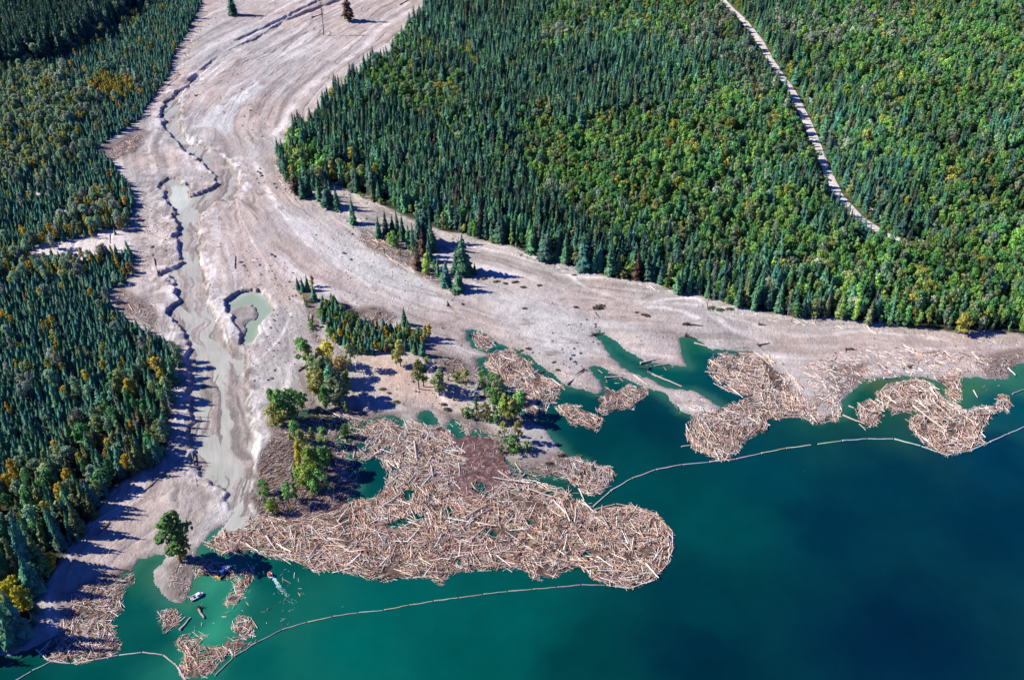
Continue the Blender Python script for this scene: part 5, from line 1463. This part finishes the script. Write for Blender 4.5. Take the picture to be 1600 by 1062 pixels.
CHAIN = tubes("chain", [((-.8, 0, 0), (-.2, 0.03, -.06), .07, .07), ((-.2, .03, -.06), (.25, -.03, -.06), .07, .07), ((.25, -.03, -.06), (.8, 0, 0), .07, .07)], M_STEEL, 6)
boom([(335,1056),(352,1038),(378,1015),(400,1004),(430,988),(460,977),(505,966),(550,958),(600,953),(650,943),(700,936),(750,929),(800,923),(860,918),(900,914),(930,912),(946,914)], "long curving log boom from the ragged raft to the rounded raft end", .30, (.36,.36,.30), 9)
boom([(926,792),(945,775),(965,758),(1000,742),(1035,731),(1070,725),(1100,722),(1135,721),(1160,714),(1200,706),(1240,698),(1268,695)], "left half of the outer log boom below the big grey raft", .34, (.52,.50,.46), 11)
boom([(1277,694),(1310,689),(1345,686),(1375,685),(1409,687),(1440,697),(1460,704),(1476,711),(1505,708),(1530,698),(1560,684),(1600,667),(1660,640)], "right half of the outer log boom running under the far east raft", .34, (.55,.53,.50), 11)
boom([(20,1066),(45,1050),(80,1033)], "short log boom in the dark lower corner", .28, (.40,.42,.36), 9)
boom([(56,1014),(66,1024),(80,1033),(118,1036),(165,1027),(205,1020),(245,1019),(262,1028),(276,1038),(283,1052),(292,1066)], "log boom looped under the forest corner raft", .30, (.50,.46,.38), 8)
boom([(930,796),(945,790),(960,787),(986,788),(1008,798),(1030,810),(1049,825),(1052,852),(1045,876),(1032,894),(1020,906),(1000,914),(983,919),(962,917),(946,914)], "log boom holding the rounded end of the main raft", .34, (.55,.44,.36), 9)

# loose pieces round the cove
# ------------------------------------------------------------------ boats
M_WHITE = plain_mat("white_paint", (.78, .78, .78), .35, .5, .08, 1.0)
M_BLUE = plain_mat("blue_paint", (.025, .075, .25), .4, .5, .15, 1.5)
M_YELLOW = plain_mat("yellow_paint", (.75, .48, .02), .45, .4, .15, 1.5)
M_RED = plain_mat("red_paint", (.42, .06, .04), .45, .4, .15, 1.5)
M_DARKGLASS = plain_mat("dark_glass", (.02, .025, .03), .1, .6, .1, 1.0)
M_DECK = plain_mat("grey_deck", (.34, .34, .35), .7, .3, .2, 2.0)
M_FOAM = plain_mat("foam", (.34, .50, .49), .9, .2, .2, 2.0)
def hull_mesh(L, B, Hh, mat, name="hull", deck=None):
    K, V, F = 9, [], []
    for k in range(K):
        t = k / (K - 1)
        w = B * .5 * (1 - max(0, (t - .45) / .55) ** 2.2) * (.9 + .1 * min(1, t * 4))
        w = max(w, .03)
        x = (t - .5) * L
        sh = Hh * (1 + .35 * max(0, t - .4) ** 2)
        V += [(x, w, sh), (x, w * .72, 0.05), (x * .98, 0, -.22 * (1 - t ** 4)), (x, -w * .72, 0.05), (x, -w, sh), (x, -w * .86, sh - .02), (x, -w * .8, sh * .55), (x, w * .8, sh * .55), (x, w * .86, sh - .02)]
    n = 9
    for k in range(K - 1):
        for j in range(n):
            F.append((k * n + j, k * n + (j + 1) % n, (k + 1) * n + (j + 1) % n, (k + 1) * n + j))
    return mesh_np(name, V, [np.array(F), np.array([tuple(range(n)), tuple(range((K - 1) * n, K * n))[::-1]])], False, None, [mat])
def box_mesh(name, parts, mat, bevel=.03):
    bm = bmesh.new()
    for (cx, cy, cz, sx, sy, sz, taper) in parts:
        r = bmesh.ops.create_cube(bm, size=1.0)
        for v in r['verts']:
            top = v.co.z > 0
            v.co = Vector((cx + v.co.x * sx * (taper if top else 1), cy + v.co.y * sy * (taper if top else 1), cz + v.co.z * sz))
    bmesh.ops.bevel(bm, geom=bm.edges[:], offset=bevel, segments=2, affect='EDGES')
    me = bpy.data.meshes.new(name)
    bm.to_mesh(me); bm.free()
    me.materials.append(mat)
    return me
def part(name, me, parent, label=None):
    o = bpy.data.objects.new(name, me)
    o.parent = parent
    COL.objects.link(o)
    return tag(o, label)
x, y = P(308, 931.5, 0.2)
t = thing("motor_boat", "small white cabin boat floating by the silt point", "boat", (float(x), float(y), 0), math.radians(38))
h = part("hull", hull_mesh(4.9, 2.0, .75, M_WHITE), t)
part("deck", box_mesh("deck", [(-.5, 0, .46, 3.2, 1.45, .06, 1)], M_DECK), h)
c = part("cabin", box_mesh("cabin", [(.55, 0, 1.0, 1.5, 1.35, .9, .84)], M_WHITE, .06), t)
part("windscreen", box_mesh("windscreen", [(1.27, 0, 1.12, .06, 1.05, .42, .9)], M_DARKGLASS, .01), c)
part("window", box_mesh("window", [(.55, .655, 1.12, 1.0, .05, .36, .95)], M_DARKGLASS, .01), c)
part("window", box_mesh("window", [(.55, -.655, 1.12, 1.0, .05, .36, .95)], M_DARKGLASS, .01), c)
part("seat", box_mesh("seat", [(-1.0, 0, .68, .5, 1.2, .36, 1)], M_DARKGLASS), t)
part("outboard_engine", box_mesh("outboard_engine", [(-2.62, 0, .85, .42, .36, .55, .8), (-2.62, 0, .3, .18, .14, .8, 1)], M_DARKGLASS, .04), t)
x, y = P(422, 898, 0.2)
t = thing("boom_boat", "tiny red and white round bowed boat leaving a wake", "boat", (float(x), float(y), 0), math.radians(118))
t.scale = (.82, .82, .82)
h = part("hull", hull_mesh(3.4, 2.1, .7, M_WHITE), t)
part("fender", tubes("fender", [((1.55, -.45, .62), (1.75, 0, .66), .16, .16), ((1.75, 0, .66), (1.55, .45, .62), .16, .16), ((1.55, .45, .62), (1.0, .88, .6), .16, .16), ((1.55, -.45, .62), (1.0, -.88, .6), .16, .16)], M_RED), h)
c = part("cabin", box_mesh("cabin", [(-.35, 0, 1.05, 1.3, 1.25, 1.1, .86)], M_RED, .06), t)
part("window", box_mesh("window", [(.30, 0, 1.25, .06, .95, .4, .95)], M_DARKGLASS, .01), c)
part("roof", box_mesh("roof", [(-.35, 0, 1.64, 1.35, 1.25, .08, .95)], M_RED, .02), c)
part("rail", tubes("rail", [((-1.5, .85, .7), (-1.5, .85, 1.2), .03, .03), ((-1.5, -.85, .7), (-1.5, -.85, 1.2), .03, .03), ((-1.5, -.85, 1.2), (-1.5, .85, 1.2), .03, .03)], M_YELLOW), t)
x, y = P(348, 896, 0.2)
t = thing("work_boat", "dark blue work boat with yellow bow gear pushing loose logs", "boat", (float(x), float(y), 0), math.radians(-112))
part("hull", hull_mesh(5.4, 2.3, .85, M_BLUE), t)
c = part("cabin", box_mesh("cabin", [(-.2, 0, 1.35, 1.7, 1.5, 1.2, .88)], M_BLUE, .06), t)
part("window", box_mesh("window", [(.63, 0, 1.55, .06, 1.1, .5, .95)], M_DARKGLASS, .01), c)
part("window", box_mesh("window", [(-.2, .735, 1.55, 1.1, .05, .45, .95)], M_DARKGLASS, .01), c)
part("window", box_mesh("window", [(-.2, -.735, 1.55, 1.1, .05, .45, .95)], M_DARKGLASS, .01), c)
part("roof", box_mesh("roof", [(-.2, 0, 2.0, 1.75, 1.5, .1, .95)], M_BLUE, .03), c)
part("push_frame", tubes("push_frame", [((2.5, -.9, .2), (2.6, -.9, 1.5), .12, .12), ((2.5, .9, .2), (2.6, .9, 1.5), .12, .12), ((2.6, -.9, 1.4), (2.6, .9, 1.4), .12, .12), ((2.55, -.9, .7), (2.55, .9, .7), .12, .12), ((1.4, -.7, 1.0), (2.55, -.9, 1.3), .1, .1), ((1.4, .7, 1.0), (2.55, .9, 1.3), .1, .1)], M_YELLOW), t)
part("mast", tubes("mast", [((-.6, 0, 2.0), (-.6, 0, 3.4), .05, .03)], M_STEEL), t)
x, y = P(354, 886, 0.2)
t = thing("skiff", "white open skiff lying behind the blue work boat", "boat", (float(x), float(y), 0), math.radians(15))
h = part("hull", hull_mesh(3.9, 1.5, .55, M_WHITE), t)
part("seat", box_mesh("seat", [(-.4, 0, .5, .3, 1.2, .05, 1)], M_WHITE, .01), t)
part("seat", box_mesh("seat", [(.6, 0, .5, .3, 1.1, .05, 1)], M_WHITE, .01), t)
part("outboard_engine", box_mesh("outboard_engine", [(-2.05, 0, .7, .34, .3, .45, .8), (-2.05, 0, .2, .14, .12, .7, 1)], M_DARKGLASS, .03), t)
def build_wake():
    g = np.random.default_rng(3)
    ln = smooth_line(G([(425,900),(430,906),(434,914),(439,921),(446,927),(454,938),(458,952)], 0), 6)
    V, F = [], []
    for k in range(330):
        t = g.random() ** 1.6
        f = t * (len(ln) - 1.001)
        p = ln[int(f)] * (1 - f % 1) + ln[int(f) + 1] * (f % 1)
        p = p + g.normal(0, .14 + .65 * t, 2)
        if t > .5 and g.random() < (t - .5) * 1.6: continue
        sz = g.uniform(.08, .26) * (1.25 - .8 * t)
        b = len(V)
        for j in range(6):
            a = j / 6 * 6.283
            rr = sz * g.uniform(.6, 1.3)
            V.append((p[0] + rr * math.cos(a), p[1] + rr * math.sin(a), .012 + .0002 * (k % 40)))
        V.append((p[0], p[1], .05 + .0002 * (k % 40)))
        F += [(b + j, b + (j + 1) % 6, b + 6) for j in range(6)]
    me = mesh_np("wake_foam", V, np.array(F), False, None, [M_FOAM])
    tag(link(bpy.data.objects.new("wake_foam", me)), "short white foam wake behind the tiny red boat", None, None, "stuff")
build_wake()

# ------------------------------------------------------------------ boulders, stumps and low shrubs on the mud
def rock_mesh(seed):
    bm = bmesh.new()
    bmesh.ops.create_icosphere(bm, subdivisions=2, radius=1.0)
    r = random.Random(seed)
    ax = [Vector((r.gauss(0, 1), r.gauss(0, 1), r.gauss(0, 1))).normalized() for _ in range(7)]
    lim = [r.uniform(.62, .9) for _ in ax]
    for v in bm.verts:
        for a, l in zip(ax, lim):
            d = v.co.dot(a)
            if d > l: v.co -= a * (d - l)
        v.co *= r.uniform(.95, 1.05)
        v.co.z *= .75
    me = bpy.data.meshes.new("boulder")
    bm.to_mesh(me); bm.free()
    me.materials.append(M_ROCK)
    return me
ROCKS = [rock_mesh(i) for i in range(5)]
def boulders():
    g = np.random.default_rng(61)
    zones = [([(425,395),(470,430),(475,470),(440,475),(425,450),(415,420)], 34, "cluster between green pond and young grove"), ([(520,325),(570,340),(600,380),(560,385),(525,355)], 26, "scatter beside the lone spruce"), ([(395,265),(415,262),(440,300),(400,290)], 14, "group on the pale gully bank"),
             ([(375,130),(410,170),(420,215),(390,230),(372,190)], 26, "scatter on the upper valley bend"), ([(300,10),(360,10),(330,60),(300,70)], 6, "group by the upper creek"), ([(400,500),(420,520),(400,545),(430,560),(450,530),(425,490)], 22, "scatter below the green pond"),
             ([(880,505),(940,490),(960,520),(900,560),(840,530)], 28, "scatter on the grey flat above the inlets"), ([(800,540),(900,550),(910,570),(850,575)], 16, "scatter on the mud lobe"), ([(330,380),(400,380),(420,430),(350,440)], 20, "scatter on the river bar above the green pond"), ([(660,360),(700,450),(740,480),(690,480)], 10, "few by the tree island tip"),
             ([(640,590),(680,600),(690,640),(660,640)], 12, "few on the sandy hollow"), ([(225,310),(265,330),(262,400),(225,400)], 14, "scatter on the west mud"), ([(395,560),(440,560),(420,640),(395,630)], 12, "scatter on the river bank below the pond"), ([(470,330),(600,420),(560,430),(480,370)], 16, "few on the wide grey flow")]
    for poly, n, where in zones:
        pg = G(poly, 1.5)
        lo, hi = pg.min(0), pg.max(0)
        k = 0
        while k < n:
            x, y = g.uniform(lo[0], hi[0]), g.uniform(lo[1], hi[1])
            if sdf(np.array([x]), np.array([y]), pg)[0] > 0: continue
            s = .28 + .65 * g.random() ** 2.5
            if hz(x, y) < .3: k += 1; continue
            o = bpy.data.objects.new("boulder", ROCKS[g.integers(5)])
            o.location, o.rotation_euler, o.scale = (x, y, float(hz(x, y)) + s * .2), (g.uniform(-.3, .3), g.uniform(-.3, .3), g.uniform(0, 6.28)), (s * g.uniform(.8, 1.4), s, s * g.uniform(.7, 1.1))
            COL.objects.link(o)
            sw = "large" if s > .65 else "mid sized" if s > .42 else "small"
            tag(o, f"{sw} grey boulder in the {where}", "boulder", "boulders on the mud flat")
            k += 1
boulders()
def stump_mesh(seed, length, roots):
    r = random.Random(seed)
    tr = tubes("trunk", [((0, 0, .5), (length * .5, 0, .45), .34, .28), ((length * .5, 0, .45), (length, .15, .3), .28, .18)], M_BARK, 8)
    s = []
    for i in range(roots):
        a = 6.283 * i / roots + r.uniform(-.2, .2)
        p1 = Vector((-.25, math.cos(a) * .7, .5 + math.sin(a) * .6))
        p2 = Vector((-.1 + r.uniform(-.5, .3), math.cos(a + r.uniform(-.4, .4)) * r.uniform(1.1, 1.9), max(.05, .5 + math.sin(a) * r.uniform(1.0, 1.7))))
        s += [((0, 0, .5), p1, .26, .15), (p1, p2, .15, .04)]
    return tr, tubes("root_plate", s, M_BARK, 6)
for i, (px_, py_, rz, ln, nr, lab) in enumerate([(1012,580,2.9,5.5,11,"dark rootwad standing in the narrow channel"),(1075,507,-.2,7,9,"fallen stump with long trunk on the red mud"),(1186,507,-.25,3.2,9,"small isolated stump near the east forest edge"),(1322,546,-.2,5,9,"dark rootwad on the east mud flat"),(926,523,.2,6,11,"spreading rootwad at the head of the narrow channel"),
    (1072,525,-.5,5,9,"rootwad at the cove above the big raft"),(1185,540,.3,6,9,"grey rootwad above the big grey raft"),(912,578,-2.4,5,9,"rootwad beside the little inlet"),(735,527,-.4,3.5,9,"stump at the head of the drift filled inlet"),(1420,574,.6,4,9,"small rootwad in the middle of the east flat"),
    (314,957,-1.1,1.6,9,"rootwad floating in the turquoise plume"),(305,150,.4,4,8,"stump beside the upper creek bend"),(700,478,1.7,5,7,"uprooted stump below the tree island tip"),(835,592,.5,6,9,"grey rootwad on the drift filled inlet"),(905,742,.8,4,9,"dark rootwad on the delta tip"),(478,575,2.8,3,7,"root plate at the foot of the tall leaning tree")]):
    x, y, z = on_land(px_, py_)
    t = thing("uprooted_stump", lab, "stump", (x, y, max(z, 0) - .1), rz)
    a, b = stump_mesh(i, ln, nr)
    part("trunk", a, t); part("root_plate", b, t)
def shrub_mesh(seed):
    r = random.Random(seed)
    V, F = [], []
    for i in range(170):
        a, d, hh = r.random() * 6.283, r.random() ** .6, r.random()
        p = Vector((math.cos(a) * d, math.sin(a) * d * .6, .55 * hh * (1 - d * d * .7)))
        n = Vector((math.cos(a) * .6, math.sin(a) * .6, 1)).normalized()
        x = n.orthogonal().normalized(); y = n.cross(x)
        k, sz = len(V), r.uniform(.06, .13)
        for j in range(4):
            q = 6.283 * j / 4 + a
            V.append(tuple(p + (x * math.cos(q) + y * math.sin(q)) * sz * r.uniform(.6, 1.5)))
        F.append((k, k + 1, k + 2, k + 3))
    return mesh_np("shrub", V, np.array(F), False, None, [M_LEAF])
SHRUBS = [shrub_mesh(i) for i in range(3)]
DG, GG, BR = (.055, .058, .032), (.10, .13, .05), (.085, .06, .045)
for px_, py_, sz, tint, lab in [(936,480,3.4,(.085,.08,.045),"large dark grassy mound on the flat"),(1009,493,2.4,BR,"brown low mound right of the grassy mound"),(1072,506,2.0,DG,"dark tuft beside the fallen stump"),(805,441,2.2,DG,"dark tuft right of the long island shadow"),(818,449,1.8,DG,"dark tuft below the island shadow tuft"),(843,446,1.6,BR,"thin brown tuft on the upper flat"),
    (776,440,2.0,GG,"green tuft in the shadow of the island spruce"),(790,443,1.6,DG,"dark flat tuft at the shadow end"),(757,436,1.8,GG,"green tuft left in the island shadow"),(898,430,1.4,BR,"brown patch by the upper forest edge"),(900,480,1.6,BR,"small brown tuft left of the grassy mound"),(712,460,2.0,DG,"dark tuft right of the island tip"),(995,488,1.1,BR,"tiny dark tuft left of the brown mound"),
    (1112,481,2.4,GG,"first green tuft below the east forest edge"),(1125,484,2.4,GG,"second green tuft below the east forest edge"),(1140,483,2.2,GG,"third green tuft below the east forest edge"),(820,482,1.4,DG,"thin dark tuft on the wide mud flat"),(598,608,1.8,GG,"first green tuft in the sandy hollow"),(620,628,1.9,GG,"second green tuft in the sandy hollow"),(608,614,1.2,BR,"brown tuft in the sandy hollow"),
    (700,640,2.2,DG,"dark shrub above the small pools"),(694,632,1.8,BR,"brown shrub above the small pools"),(860,725,2.0,DG,"dark shrub on the delta tip"),(754,620,1.6,BR,"brown shrub near the drift inlet"),(878,712,2.2,BR,"brown shrub on the delta shore"),(505,472,1.8,DG,"dark shrub in the grove drift"),(518,505,1.6,(.12,.09,.05),"straw coloured shrub left of the young grove"),
    (896,555,1.2,BR,"dark wrack tuft on the mud lobe"),(872,578,1.4,DG,"dark tuft low on the mud lobe"),(866,566,1.3,BR,"brown tuft on the mud lobe"),(1330,545,1.4,BR,"brown tuft by the east rootwad"),(826,545,1.6,BR,"grey brown shrub on the inlet bank"),(815,548,1.3,BR,"small brown shrub on the inlet bank")]:
    x, y, z = on_land(px_, py_)
    o = bpy.data.objects.new("shrub", random.choice(SHRUBS))
    o.location, o.scale, o.rotation_euler = (x, y, z), (sz, sz, sz * .8), (0, 0, random.uniform(-.4, .4))
    o["tint"] = list(tint)
    COL.objects.link(o)
    tag(o, lab, "shrub", "low shrubs and tufts on the mud")
# the scraggy snag on the upper flat
x, y, z = on_land(506, 55)
t = thing("dead_tree", "tall thin bare snag with ragged top on the upper flat", "dead tree", (x, y, z), 0.3)
r = random.Random(4)
part("trunk", tubes("trunk", [((0, 0, -.3), (.5, 0, 14), .34, .26), ((.5, 0, 14), (.3, .1, 26), .26, .06)], M_BARK, 8), t)
sg = []
for i in range(70):
    zz = r.uniform(15, 26); a = r.random() * 6.283; L = r.uniform(1.0, 2.9) * (1 - abs(zz - 20) / 12)
    sg.append(((.45, 0, zz), (.45 + L * math.cos(a), L * math.sin(a), zz + r.uniform(-.3, 1.2)), .10, .05))
part("crown", tubes("crown", sg, M_BARK, 4), t)
